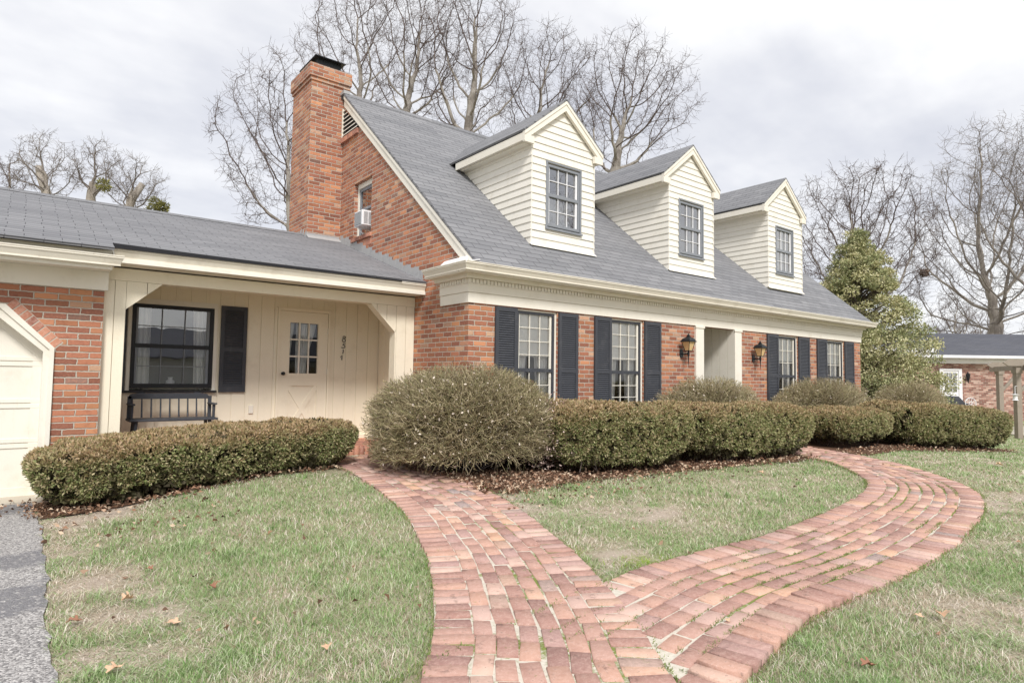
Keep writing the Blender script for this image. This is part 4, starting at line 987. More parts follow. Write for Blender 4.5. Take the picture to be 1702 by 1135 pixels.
# ------------------------------------------------------------------ vegetation helpers
def unit(v): return v/np.maximum(np.linalg.norm(v,axis=-1,keepdims=True),1e-9)
def leafquads(p,d,L,W,rs,fold=.15):
    n=len(p); d=unit(d); r=unit(rs.normal(size=(n,3))); s=unit(np.cross(d,r)); nn=np.cross(s,d)
    L=np.broadcast_to(L,(n,))[:,None]; W=np.broadcast_to(W,(n,))[:,None]
    m=p+d*L*.5+nn*L*fold
    V=np.stack([p,m+s*W*.5,p+d*L-nn*L*fold*.5,m-s*W*.5],1).reshape(-1,3)
    return V,np.arange(4*n).reshape(n,4)
def pick(rs,n,cols,w=None):
    cols=np.array(cols); return cols[rs.choice(len(cols),n,p=w)]
def n3(p,s,seed): return (fbm(p[:,0]+p[:,2]*.7,p[:,1]+p[:,2]*.9,s,seed)+fbm(p[:,0]-p[:,2]*.8+9,p[:,2]+p[:,1]*.3,s,seed+5))/2
def hedge(name,label,c,ang,a,b,zt,gap,n,seed,leafL=.040,group=None,zend=None,cat='hedge',pw=5.,bare=0,topbrown=1.,per=12):
    """clipped yew hedge: c centre xy, ang, half length a, half depth b, top z (zt at -a side, zend at +a side)"""
    rs=np.random.default_rng(seed); zend=zt if zend is None else zend
    g0=float(G(*c)); root=empty(name,(c[0],c[1],g0),label,cat,group)
    ca,sa=math.cos(ang),math.sin(ang)
    def surf(n,shrink=0.):
        # area weighted cube surface sampling
        H=(zt-g0)/2; ar=np.array([a*b,a*H,a*H,b*H,b*H]); f=rs.choice(5,n,p=ar/ar.sum()); u=rs.uniform(-1,1,n); v=rs.uniform(-1,1,n)
        d=np.stack([u,v,np.ones(n)],1); k=f==1; d[k]=np.stack([u,-np.ones(n),v],1)[k]; k=f==2; d[k]=np.stack([u,np.ones(n),v],1)[k]
        k=f==3; d[k]=np.stack([np.ones(n),u,v],1)[k]; k=f==4; d[k]=np.stack([-np.ones(n),u,v],1)[k]
        r=1/((np.abs(d)**pw).sum(1))**(1/pw); q=d*r[:,None]; nrm=unit(np.sign(q)*np.abs(q)**(pw-1)/np.array([a,b,H]))
        t=(q[:,2]+1)/2; tap=1-.16*(1-t)**2
        X=q[:,0]*(a-shrink)*tap; Y=q[:,1]*(b-shrink)*tap
        top=zt+(zend-zt)*(X/a+1)/2; 
        loc=np.stack([X,Y],1); wx=c[0]+X*ca-Y*sa; wy=c[1]+X*sa+Y*ca
        gz=G(wx,wy)+gap; Z=gz+(top-shrink-gz)*t
        N=np.stack([nrm[:,0]*ca-nrm[:,1]*sa,nrm[:,0]*sa+nrm[:,1]*ca,nrm[:,2]],1)
        return np.stack([wx,wy,Z],1),N
    n=int(n*.42); p,N=surf(n); big=n3(p,1.6,seed)-.5; sm=n3(p,9,seed+2)-.5
    p=p+N*(big*.20+sm*.13)[:,None]; keep=sm>-.15+.25*(rs.random(n)<.25)*(-1)
    low=(p[:,2]-G(p[:,0],p[:,1])-gap)<.14; keep&=~(low&(n3(p,5,seed+9)<.46))
    p=p[keep];N=N[keep];sm=sm[keep]; n=len(p)
    # interior foliage too so that the gaps read as depth
    k=per; rd=unit(rs.normal(size=(n*k,3))+np.repeat(N,k,0)*.8); P_=np.repeat(p,k,0)+rd*rs.uniform(.004,.026,(n*k,1))*leafL/.04; D=rd+rs.normal(0,.35,(n*k,3))+np.array([0,0,.2])
    br=np.repeat(N[:,2],k)*.8+np.repeat(n3(p,2.3,seed+3)-.5+rs.normal(0,.16,n),k)*1.1+rs.normal(0,.12,n*k)
    top_=pick(rs,n*k,[lin(190,158,124),lin(176,148,112),lin(154,142,100),lin(204,176,148)]); sd=pick(rs,n*k,[lin(168,168,122),lin(150,154,104),lin(128,140,88),lin(188,178,140),lin(162,148,114)])
    t=np.clip((br-.15)*1.6,0,1)[:,None]*topbrown; t=t*.82; C=sd*(1-t)+top_*t
    V,F=leafquads(P_,D,leafL*rs.uniform(.7,1.25,n*k),leafL*.40,rs)
    npmesh('foliage',V,F,'leaf',np.repeat(C,4,0),root)
    # inner sprays coloured darker than the outside: the hedge's inner shade, painted in
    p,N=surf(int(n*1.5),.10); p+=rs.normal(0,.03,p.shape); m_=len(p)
    V,F=leafquads(p,N+rs.normal(0,1,(m_,3)),leafL*2.2,leafL*1.5,rs); npmesh('inner_shade_sprays',V,F,'leaf',np.repeat(pick(rs,m_,[lin(84,80,56),lin(72,66,50)]),4,0),root)
    # stems
    S=[]
    for i in range(int(a*16)+6):
        X=rs.uniform(-a*.75,a*.75); Y=rs.uniform(-b*.6,b*.6); wx=c[0]+X*ca-Y*sa; wy=c[1]+X*sa+Y*ca; g=float(G(wx,wy))
        p0=np.array([wx,wy,g-.02]); 
        for j in range(3):
            p1=p0+np.array([rs.normal(0,.07),rs.normal(0,.07)-.02,rs.uniform(.06,.16)]); S.append((p0,p1,.008,.005)); p0=p1 if rs.random()<.6 else p0
    segmesh('stems',S,'bark_twig',root); return root
def segmesh(name,S,mat,parent=None,n=3,cols=None):
    if not S: return
    A=np.array([s[0] for s in S]);B=np.array([s[1] for s in S]);r0=np.array([s[2] for s in S])[:,None];r1=np.array([s[3] for s in S])[:,None]
    t=unit(B-A); h=np.where(np.abs(t[:,2:3])<.9,np.array([[0,0,1.]]),np.array([[1.,0,0]])); u=unit(np.cross(t,h)); v=np.cross(t,u); m=len(S); V=np.zeros((m,2*n,3))
    for k in range(n):
        q=2*PI*k/n; w=u*math.cos(q)+v*math.sin(q); V[:,k]=A+w*r0-t*r0*.3; V[:,n+k]=B+w*r1+t*r1*.3
    F=np.stack([np.stack([np.full(m,k),np.full(m,(k+1)%n),np.full(m,n+(k+1)%n),np.full(m,n+k)],1) for k in range(n)],1)+ (np.arange(m)*2*n)[:,None,None]
    c=None if cols is None else np.repeat(cols,2*n,0)
    return npmesh(name,V.reshape(-1,3),F.reshape(-1,4),mat,c,parent,smooth=n>3)
def bare_shrub(name,label,c,rx,ry,zt,seed,ntw,nlf,group=None,low=0.05,tl=.3):
    rs=np.random.default_rng(seed); g0=float(G(*c)); root=empty(name,(c[0],c[1],g0),label,'shrub',group)
    n=ntw; d=unit(rs.normal(size=(n,3))*np.array([1,1,.9])); d[:,2]=np.abs(d[:,2])*1.0-.28; d=unit(d)
    H=zt-g0; cz=g0+H*.42
    d=unit(np.sign(d)*np.abs(d)**.8); lump=1+.16*(n3(d*2,1.5,seed)-.5)*2+.06*(n3(d*2,5,seed+3)-.5)*2
    ext=np.stack([d[:,0]*rx,d[:,1]*ry,np.where(d[:,2]>0,d[:,2]*H*.58,d[:,2]*H*.9)],1)*lump[:,None]
    rad=rs.uniform(.25,.96,n)**.55; dens=n3(d*3,3.5,seed+7); rad=np.where(dens<.42,rad*.82,rad)
    C0=np.array([c[0],c[1],cz]); st=C0+ext*rad[:,None]; dv=unit(ext+rs.normal(0,.45,(n,3))*np.linalg.norm(ext,axis=1,keepdims=True)+np.array([0,0,.25]))
    L=rs.uniform(.5,1.2,n)*tl*np.where(rad>.8,.6,1.3); S=[];k=3; p=st.copy(); cd=dv.copy(); rr=rs.uniform(.0018,.0042,n)*np.where(rs.random(n)<.12,1.6,1)
    # keep outer tips near envelope
    segs=[];cols=[]
    base=pick(rs,n,[lin(172,160,128),lin(148,136,104),lin(190,176,146),lin(120,106,84),lin(150,146,108)])
    for j in range(k):
        q=p+cd*(L/k)[:,None]; q[:,2]=np.maximum(q[:,2],G(q[:,0],q[:,1])+.02)
        e=np.linalg.norm((q-C0)/np.stack([np.full(n,rx),np.full(n,ry),np.where(q[:,2]>cz,H*.58,H*.9)],1),axis=1)/lump
        ok=e<1.0+rs.random(n)*.035
        for arr in(1,):
            segs.append((p[ok],q[ok],rr[ok]*(1-.2*j),rr[ok]*(1-.2*(j+1)))); cols.append(base[ok])
        cd=unit(cd+rs.normal(0,.42,(n,3))+np.array([0,0,.12])); p=q
    A=np.concatenate([s[0] for s in segs]);B=np.concatenate([s[1] for s in segs]);r0=np.concatenate([s[2] for s in segs]);r1=np.concatenate([s[3] for s in segs])
    segmesh('twigs',list(zip(A,B,r0,r1)),'twig',root,3,np.concatenate(cols))
    # small leaves and buds clinging to the twigs
    m=nlf; i=rs.integers(0,len(A),m); f=rs.random(m)[:,None]; P_=A[i]*(1-f)+B[i]*f
    Cc=pick(rs,m,[lin(184,174,130),lin(164,158,116),lin(196,182,148),lin(172,148,118),lin(236,222,208)],[.3,.25,.22,.16,.07])
    sz=np.where(Cc[:,0]>.6,.034,.017)*rs.uniform(.7,1.3,m)
    V,F=leafquads(P_,rs.normal(size=(m,3)),sz,sz*.5,rs); npmesh('leaves',V,F,'leaf',np.repeat(Cc,4,0),root)
    # main stems from the ground
    S=[]
    for j in range(60):
        a=rs.uniform(0,2*PI); q=rs.random()**.5; tgt=C0+np.array([math.cos(a)*rx*q*.8,math.sin(a)*ry*q*.8,rs.uniform(-.1,.25)*H]); p0=np.array([c[0]+rs.normal(0,.18)*rx,c[1]+rs.normal(0,.15),g0-.02]); md=(p0+tgt)/2+np.array([(tgt[0]-p0[0])*.25,(tgt[1]-p0[1])*.25,-.05])
        S+=[(p0,md,.009,.007),(md,tgt,.007,.004)]
    segmesh('stems',S,'bark_twig',root,4)
    # inner dead thatch
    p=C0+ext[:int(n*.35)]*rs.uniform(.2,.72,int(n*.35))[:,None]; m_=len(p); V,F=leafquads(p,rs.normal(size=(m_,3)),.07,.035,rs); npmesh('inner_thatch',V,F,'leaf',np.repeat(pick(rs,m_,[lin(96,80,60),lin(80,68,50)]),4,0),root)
    return root

hg='clipped yew hedges along the front beds'
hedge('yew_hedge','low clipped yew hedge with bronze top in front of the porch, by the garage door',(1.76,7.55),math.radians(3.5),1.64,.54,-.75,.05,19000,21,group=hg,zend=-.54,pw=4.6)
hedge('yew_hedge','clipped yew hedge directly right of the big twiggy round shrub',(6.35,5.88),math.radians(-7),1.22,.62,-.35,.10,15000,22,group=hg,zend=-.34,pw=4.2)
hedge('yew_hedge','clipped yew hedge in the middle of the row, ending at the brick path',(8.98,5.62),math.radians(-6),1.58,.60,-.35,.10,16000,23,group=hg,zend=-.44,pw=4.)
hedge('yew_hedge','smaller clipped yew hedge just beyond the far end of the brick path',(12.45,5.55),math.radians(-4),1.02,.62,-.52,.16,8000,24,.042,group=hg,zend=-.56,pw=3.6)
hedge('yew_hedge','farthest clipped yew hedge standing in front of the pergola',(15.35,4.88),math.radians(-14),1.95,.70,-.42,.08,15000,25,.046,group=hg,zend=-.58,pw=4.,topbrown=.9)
rsb=bare_shrub('round_shrub','large round leafless twiggy shrub at the corner of the brick house beside the path',(4.42,6.50),1.27,.98,.15,31,25000,26000,tl=.28)
rs=np.random.default_rng(77); n=5200; p=np.array([5.30,5.98,-.72])+rs.normal(0,1,(n,3))*np.array([.17,.15,.17]); p[:,2]=np.maximum(p[:,2],-1.1)
V,F=leafquads(p,rs.normal(size=(n,3)),rs.uniform(.02,.045,n),.018,rs); npmesh('dried_leaves',V,F,'litter',np.repeat(pick(rs,n,[lin(190,168,160),lin(160,134,124),lin(130,104,94),lin(208,190,180)]),4,0),rsb)
sg='bare twiggy shrubs along the house front'
bare_shrub('bare_shrub','bare twiggy shrub below the two lanterns and the entrance',(9.25,6.2),1.55,.44,.10,32,9000,8000,sg,tl=.26)
bare_shrub('bare_shrub','bare twiggy shrub below the two far front windows',(13.3,6.25),2.25,.46,.13,33,11000,9000,sg,tl=.26)
bare_shrub('bare_shrub','bare twiggy shrub beyond the far corner of the house',(18.2,6.3),2.4,.5,.10,34,10000,8000,sg,tl=.28)

# ------------------------------------------------------------------ trees
def at(px,d): v=nb(d,(px-851)/1038*d,0); return (v.x,v.y)
def twigify(rs,P,r,per,L,rad,up=.35):
    """short twigs on thin nodes"""
    S=[]; n=len(P)
    if n==0: return None
    i=np.repeat(np.arange(n),per); d=unit(rs.normal(size=(len(i),3))+np.array([0,0,up])); l=L*rs.uniform(.4,1.2,(len(i),1)); a=P[i]; b=a+d*l*.5; d2=unit(d+rs.normal(0,.45,d.shape)+np.array([0,0,.2])); c=b+d2*l*.5
    d3=unit(d+rs.normal(0,.8,d.shape)); e=b+d3*l*.4; o=np.ones(len(i))*rad
    return np.concatenate([a,b,b]),np.concatenate([b,c,e]),np.concatenate([o,o*.8,o*.8]),np.concatenate([o*.8,o*.55,o*.55])
def segs_np(name,A,B,r0,r1,mat,parent,n=3): return segmesh(name,list(zip(A,B,r0,r1)),mat,parent,n)
def tree(name,label,base,H,R0,seed,mat='bark',env=None,npts=900,group='bare deciduous trees behind the houses',stub=None,clumps=0,nest=None,tw=.0075,lean=None,twl=1.3,low=.30,fk=None,**kw):
    rs=np.random.default_rng(seed); g=float(G(base[0],base[1])); root=empty(name,(base[0],base[1],g),label,'tree',group)
    if env:
        (epx,epy,erx,erz,ed)=env; ex,ey=at(epx,ed); hy=626+(epx-851)*.0139; ez=(hy-epy)/1038.3*ed; rx=erx/1038.3*ed; rz=erz/1038.3*ed
    else: ex,ey=base; ez=g+H*.62; rx=H*.3; rz=H*.38
    # attraction points: fills the crown, thinned by lumps so that the outline is uneven
    q=unit(rs.normal(size=(npts*4,3)))*(rs.random((npts*4,1))**.40)
    lum=n3(q*2.2+seed,1.0,seed)+.18*(1-np.linalg.norm(q,axis=1)); q=q[lum>.42][:npts]; q*= (1+.14*(n3(q*1.5+3,1.,seed+4)-.5)*2)[:,None]
    A=q*np.array([rx,rx,rz])+np.array([ex,ey,ez]); 
    kill=.115*(rx*rx*rz)**(1/3)*2*(900/npts)**(1/3)*.62; step=kill*.62
    # trunk up to the fork, gently curved towards the crown
    fz=ez-rz*(1-low) if fk is None else fk
    tp=[np.array([base[0],base[1],g-.1])]; tgt=np.array([base[0]+(ex-base[0])*.35,base[1]+(ey-base[1])*.35,fz]); L=np.linalg.norm(tgt-tp[0]); nt=max(3,int(L/step)); off=rs.normal(0,.03,(nt+1,2)).cumsum(0)*.6
    N=[];par=[]
    for i in range(nt+1):
        t=i/nt; p=tp[0]*(1-t)+tgt*t; p[:2]+=(off[i]-off[-1]*t)+((ex-base[0])*.0,0); N.append(p); par.append(i-1)
    N=np.array(N); par=list(par); nd=len(N)
    d=np.linalg.norm(A[:,None]-N[None],axis=2); near=d.argmin(1); dist=d.min(1); alive=np.ones(len(A),bool); NN=[N]; allN=N; newi=None
    vel={}
    for it in range(140):
        idx=np.where(alive)[0]
        if len(idx)==0: break
        src,inv=np.unique(near[idx],return_inverse=True); dirs=unit(A[idx]-allN[near[idx]]); sm=np.zeros((len(src),3)); np.add.at(sm,inv,dirs)
        pd=allN[src]-allN[np.maximum(np.array(par)[src],0)]; sm=unit(sm)+unit(pd)*.45+np.array([0,0,.08])+rs.normal(0,.20,sm.shape); new=allN[src]+unit(sm)*step
        base_i=len(allN); allN=np.vstack([allN,new]); par+=list(src)
        dn=np.linalg.norm(A[idx][:,None]-new[None],axis=2); m=dn.min(1); am=dn.argmin(1); upd=m<dist[idx]; near[idx[upd]]=base_i+am[upd]; dist[idx]=np.minimum(dist[idx],m); alive[idx[dist[idx]<kill]]=False
        if it>20 and len(allN)>9000: break
    par=np.array(par); n=len(allN); e=2.3; w=np.zeros(n); ch=np.zeros(n,int); np.add.at(ch,par[1:],1)
    for i in range(n-1,0,-1):
        if ch[i]==0 and w[i]==0: w[i]=tw**e
        w[par[i]]+=w[i]
    r=w**(1/e); sc=R0/r[0]; k=np.clip((r-tw)/(r[0]-tw),0,1); r=r*(1+(sc-1)*k**.6)
    # smooth zigzag on thick wood
    P=allN.copy()
    for _ in range(2):
        Q=P.copy(); i=np.arange(1,n); cs=np.zeros_like(P); np.add.at(cs,par[1:],P[1:]); has=ch>0; mid=P.copy(); mid[has]=cs[has]/ch[has][:,None]; Q[1:]=P[1:]*.5+P[par[1:]]*.25+mid[1:]*.25; P=Q
    i=np.arange(1,n); thick=r[i]>.035; iT=i[thick]; iC=i[~thick]
    rp=np.minimum(r[par],r*1.6+.0)
    segmesh('trunk',list(zip(P[par[iT]],P[iT],rp[iT],r[iT])),mat,root,8)
    tn=np.where(r<.022)[0]; tn=tn[tn>nt]; A2,B2,a0,a1=twigify(rs,P[tn],r[tn],3,kill*1.15*twl,tw*.75)
    segmesh('crown',list(zip(np.vstack([P[par[iC]],A2]),np.vstack([P[iC],B2]),np.r_[rp[iC],a0],np.r_[r[iC],a1])),'bark_twig' if mat=='bark' else 'bark_pale_twig',root,3)
    if stub:
        d_=env[4]; m=MB(); pts=[]; 
        for (px,py,rr_) in stub: hy=626+(px-851)*.0139; v=nb(d_,(px-851)/1038.3*d_,(hy-py)/1038.3*d_); pts.append((v,rr_))
        m.tube([v for v,_ in pts],[q_ for _,q_ in pts],10); m.build('cut_limb',mat,root,smooth=True)
    if nest:
        p,rd=nest; c=np.array(p); m_=900; dd=unit(rs.normal(size=(m_,3))); V,F=leafquads(c+dd*rd*rs.random((m_,1)),rs.normal(size=(m_,3)),rd*.5,rd*.3,rs); npmesh('nest',V,F,'nest',parent=root)
    for c in range(clumps):
        p=P[tn[rs.integers(len(tn))]]; p=p*np.array([1,1,.9])+np.array([0,0,.1*ez*.0+p[2]*.0]); m_=300; dd=unit(rs.normal(size=(m_,3))); V,F=leafquads(p+dd*.2*rs.random((m_,1))**.5,dd,.09,.035,rs); npmesh('mistletoe',V,F,'leaf',np.repeat(pick(rs,m_,[lin(150,146,92),lin(126,126,74)]),4,0),root)
    return root
T='bare_tree'
tree(T,'bare grey tree rising directly behind the chimney and spreading left of it',at(500,25),14,.17,101,env=(455,230,112,170,25),npts=1100,fk=4.2)
tree(T,'tall bare tree just right of the chimney cap, top beyond the picture',at(592,31),20,.20,102,env=(578,60,108,150,31),npts=1100,fk=13.2)
tree(T,'tall bare tree above the left half of the main roof ridge',at(662,28),19,.22,103,env=(676,55,98,155,28),npts=1100,fk=12.2)
tree(T,'tall bare tree with thick twin limbs left of the nearest dormer',at(768,26.5),19,.26,104,env=(778,75,112,165,26.5),npts=1200,fk=10.7)
tree(T,'bare tree whose branches rise straight behind the nearest dormer',at(880,29),18,.22,105,env=(905,150,98,130,29),npts=1000,fk=10.3)
tree(T,'wide bare tree fanning right between the nearest and middle dormers',at(1000,27),15,.24,106,env=(1050,168,118,135,27),npts=1200,fk=8.5)
tree(T,'round-topped bare tree behind the evergreen, right of the far dormer',at(1432,31),11.8,.24,107,env=(1432,400,130,142,31),npts=1900,tw=.0095,fk=3.0,nest=(tuple(nb(30.5,(1540-851)/1038*30.5,5.4)),.2))
tree(T,'big pale-limbed bare tree above the neighbouring roof',at(1662,36),16.5,.40,108,'bark_pale',env=(1648,400,135,210,36),npts=2000,tw=.010,fk=3.8)
tree(T,'bare tree at the right edge overhanging the neighbouring house',at(1775,31),16.5,.30,109,'bark_pale',env=(1755,330,130,195,31),npts=1700,tw=.009,fk=4.0)
tree(T,'small distant bare tree low between the evergreen and the neighbouring roof',at(1592,62),9.6,.16,110,env=(1585,535,38,50,62),npts=500,tw=.014)
tree(T,'small distant bare tree left of the big pale-limbed one',at(1632,70),9.8,.16,111,env=(1625,545,30,40,70),npts=400,tw=.014)
cg='cut-back trees behind the garage wing'
tree('pollarded_tree','cut-back tree with a bent pale trunk, leftmost behind the garage roof',at(66,21.5),11,.10,112,'bark_pale',npts=330,group=cg,tw=.006,env=(58,272,62,60,21.5),fk=6.2,stub=((66,420,.17),(66,345,.15),(62,315,.15),(50,285,.13),(47,270,.11)))
tree('pollarded_tree','cut-back tree with a thick upright stub, middle one behind the garage roof',at(137,22),11,.10,113,'bark_pale',npts=280,group=cg,tw=.006,env=(148,275,50,58,22),fk=6.1,stub=((137,430,.17),(136,345,.15),(138,315,.14),(141,298,.13)))
tree('pollarded_tree','cut-back tree with green mistletoe clumps, rightmost behind the garage roof',at(198,22),10.4,.10,114,'bark_pale',npts=330,group=cg,clumps=5,tw=.006,env=(205,300,62,48,22),fk=6.0,stub=((198,440,.16),(200,350,.14),(208,325,.13),(224,300,.11)))
tree(T,'thin distant bare tree at the far left edge above the garage roof',at(2,30),9.5,.10,115,env=(0,290,30,45,30),npts=300)
# evergreen
def evergreen(base,H,R,seed):
    rs=np.random.default_rng(seed); g=float(G(*base)); root=empty('evergreen_tree',(base[0],base[1],g),'leafy yellow-green evergreen tree at the far end of the house','tree')
    m=MB(); b=Vector((base[0],base[1],g)); m.tube([b,b+Vector((.05,0,H*.3)),b+Vector((-.03,.05,H*.6)),b+Vector((.02,0,H*.9))],[.15,.12,.07,.02],9); m.build('trunk','bark',root,smooth=True)
    S=[];C=[];Z=[]
    for k in range(640):
        t=rs.random()**1.3; z=.25+(H-.3)*t; rr_=R*(1-t)**.62*(.8+.35*rs.random()) if t>.12 else R*(.75+.3*rs.random()); a=rs.uniform(0,2*PI); q=rs.random()**.45
        p=np.array([base[0]+math.cos(a)*rr_*q,base[1]+math.sin(a)*rr_*q,g+z+rs.normal(0,.1)]); C.append(p); S.append((np.array([base[0],base[1],g+max(.2,z-.5*rr_*q)]),p,.02,.006))
    segmesh('branches',S,'bark_twig',root,4)
    C=np.array(C); n=150; Pp=np.repeat(C,n,0); d=unit(rs.normal(size=Pp.shape)); rad=rs.uniform(.2,.40,len(C))*np.clip(1.3-(C[:,2]-g)/H,.5,1); 
    P_=Pp+d*np.array([1,1,.7])*(np.repeat(rad*1.15,n)*rs.random(len(Pp))**.5)[:,None]; m_=len(P_)
    V,F=leafquads(P_,d+rs.normal(0,.6,d.shape),.074*rs.uniform(.6,1.3,m_),.040,rs)
    tone=np.repeat(rs.random(len(C)),n); c1=pick(rs,m_,[lin(192,188,142),lin(172,174,126),lin(212,206,168)]); c2=pick(rs,m_,[lin(144,152,108),lin(160,164,122),lin(178,176,134)]); t=(tone>.5)[:,None]
    npmesh('crown',V,F,'leaf',np.repeat(np.where(t,c1,c2),4,0),root)
evergreen(at(1432,19.5),6.1,2.5,201)

# ------------------------------------------------------------------ lawn grass (blades), litter, leaves
def blades():
    rs=np.random.default_rng(5); n=680000
    d=np.exp(rs.uniform(math.log(1.9),math.log(27),n)); l=rs.uniform(-1.15,1.15,n)*d
    x=math.sin(.669)*d+math.cos(.669)*l; y=math.cos(.669)*d-math.sin(.669)*l
    P1=[tuple(p) for p in np.vstack([offset(P1L,-.0),offset(P1L,W1)[::-1]])[::8]]; P2=[tuple(p) for p in np.vstack([P2R,offset(P2R,-W2)[::-1]])[::8]]
    k=~(inpoly(x,y,P1)|inpoly(x,y,P2)); e=dedge(y); k&=(x>e+.01*rs.random(n))
    for b in(BED1,BED2,BED3): 
        ins=inpoly(x,y,b); k&=~(ins&(rs.random(n)>.02))
    k&=~((x>4.5)&(x<16.5)&(y>6.7)&(y<15)); k&=~((x<4.8)&(y>7.2)); k&=y<60; k&=~((x-2.8>0)&(y>6.9)&(x<4.7))
    x=x[k];y=y[k];d=d[k]; n=len(x)
    bare=bare_field(x,y)
    k=rs.random(n)>bare*.25; x=x[k];y=y[k];d=d[k];bare=bare[k]; n=len(x)
    tuft=fbm(x,y,4.5,51); h=(.015+.022*tuft)*rs.uniform(.6,1.35,n)*(1-.45*bare); cl=fbm(x,y,1.9,91); h*=1+.9*(rs.random(n)<.03)+1.1*np.clip((tuft-.62)*4,0,1)*(cl>.5)
    h*=np.clip(.8+d*.02,1,1.3); w=np.maximum(.0030,.00082*d)*rs.uniform(.7,1.3,n)
    h=np.where(bare>.35,h*(1-.62*bare),h); a=rs.uniform(0,2*PI,n); ld=np.stack([np.cos(a),np.sin(a)],1); sd=np.stack([-ld[:,1],ld[:,0]],1); le=rs.uniform(.4,1.9,n)+bare*3.2
    z=G(x,y)+.0; B=np.stack([x,y,z],1)
    def pt(f,lf,wf,sg):
        q=B.copy(); q[:,:2]+=ld*(h*le*lf)[:,None]+sd*(w*wf*sg*.5)[:,None]; q[:,2]+=h*f; return q
    V=np.stack([pt(-.1,0,1,-1),pt(-.1,0,1,1),pt(.6,.35,.85,1),pt(.6,.35,.85,-1),pt(1,1,.15,1),pt(1,1,.15,-1)],1).reshape(-1,3)
    b=np.arange(n)*6; F=np.stack([np.stack([b,b+1,b+2,b+3],1),np.stack([b+3,b+2,b+4,b+5],1)],1).reshape(-1,4)
    gr=pick(rs,n,[lin(154,178,120),lin(134,164,102),lin(174,190,144),lin(112,146,84),lin(192,202,166)]); st=pick(rs,n,[lin(220,208,192),lin(204,190,170),lin(232,224,212),lin(184,166,146)])
    moss=np.maximum(np.exp(-((x-3.6)**2+(y-2.98)**2)/.03),np.exp(-((x-3.3)**2+(y-3.45)**2)/.01))
    f=(rs.random(n)<np.clip(.26+.8*bare+(fbm(x,y,2.2,61)-.5)*1.3-.5*np.clip((tuft-.6)*4,0,1),.04,.97))[:,None]
    C=np.where(f,st,gr); C=np.where((rs.random(n)<moss)[:,None],lin(150,176,70),C)
    tag(npmesh('lawn_grass',V,F,'grass',np.repeat(C,6,0)),'short pale green lawn grass with straw patches','grass',kind='stuff')
blades()
def tufts():
    # moss and grass in the path joints
    rs=np.random.default_rng(8); out=[]
    segs=[(offset(P1L,.208),40,150,.9),(offset(P1L,.318),40,150,.35),(offset(P2R,-.235),60,520,.8),(offset(P2R,-.34),60,420,.45),(offset(P2R,-.455),60,420,.4),(offset(P2R,-.57),60,420,.4),(offset(P2R,-.69),60,420,.4),(offset(P2R,-.80),60,420,.35),(offset(P2R,-.92),60,420,.4)]
    X=[]
    for C,i0,i1,dn in segs:
        C=C[i0:i1]; n=int(len(C)*14*dn); i=rs.integers(0,len(C),n); p=C[i]+rs.normal(0,.006,(n,2)); k=fbm(p[:,0],p[:,1],3,71)>.5; X.append(p[k])
    # edges of the paths: grass leaning over
    for C,o in((P1L,-.01),(offset(P1L,W1),.01),(P2R,.01),(offset(P2R,-W2),-.01)):
        C=offset(C,o); n=len(C)*5; i=rs.integers(0,len(C),n); p=C[i]+rs.normal(0,.014,(n,2)); k=(fbm(p[:,0],p[:,1],2,75)>.42); X.append(p[k])
    p=np.vstack(X); n=len(p)
    V,F=leafquads(np.stack([p[:,0],p[:,1],G(p[:,0],p[:,1])+.016],1),np.stack([rs.normal(0,.6,n),rs.normal(0,.6,n),np.ones(n)],1),rs.uniform(.012,.032,n),.005,rs)
    tag(npmesh('joint_moss',V,F,'grass',np.repeat(pick(rs,n,[lin(138,150,92),lin(118,136,80),lin(160,172,116)]),4,0)),'moss and grass growing in the joints and along the edges of the brick path','moss',kind='stuff')
tufts()
def litter():
    rs=np.random.default_rng(9); P_=[]
    def scat(poly,n,bias=None):
        Q=np.array(poly); x=rs.uniform(Q[:,0].min(),Q[:,0].max(),n*3); y=rs.uniform(Q[:,1].min(),Q[:,1].max(),n*3); k=inpoly(x,y,poly)&(fbm(x,y,2.5,81)>.30); P_.append(np.stack([x[k],y[k]],1)[:n])
    scat([(.1,6.88),(3.1,7.1),(3.15,7.7),(.1,7.7)],1700); scat([(3.82,5.15),(5.2,5.2),(5.4,5.75),(3.9,6.3)],2600); scat([(5.2,5.15),(10.2,4.82),(10.2,5.4),(5.2,5.7)],1500)
    scat([(3.75,6),(4.1,6),(4.1,7.9),(3.7,7.9)],500); scat([(11.3,4.7),(14,4.5),(14,5),(11.3,5.2)],500); scat([(14,4.2),(17,3.8),(17,4.3),(14,4.6)],250)
    scat([(.2,5.6),(1.6,5.6),(1.6,7.2),(.2,7.2)],120); scat([(.25,3),(2,3),(2,6),(.25,6)],40); scat([(3.5,4.6),(8,4.6),(8,5.1),(3.8,5.2)],160); scat([(3,0),(12,0),(12,5),(3,5)],60); scat([(-.6,7.3),(.3,7.2),(.3,8.0),(-.6,8.0)],120)
    p=np.vstack(P_); n=len(p); z=G(p[:,0],p[:,1])+.022+rs.random(n)*.03
    d=np.stack([rs.normal(size=n),rs.normal(size=n),rs.normal(0,.35,n)],1)
    L=rs.uniform(.025,.06,n); V,F=leafquads(np.stack([p[:,0],p[:,1],z],1),d,L,L*.55,rs,.25)
    tag(npmesh('leaf_litter',V,F,'litter',np.repeat(pick(rs,n,[lin(150,116,94),lin(124,94,76),lin(184,154,130),lin(98,76,62),lin(204,182,158)]),4,0)),'brown fallen leaf litter under the hedges','leaf litter',kind='stuff')
litter()
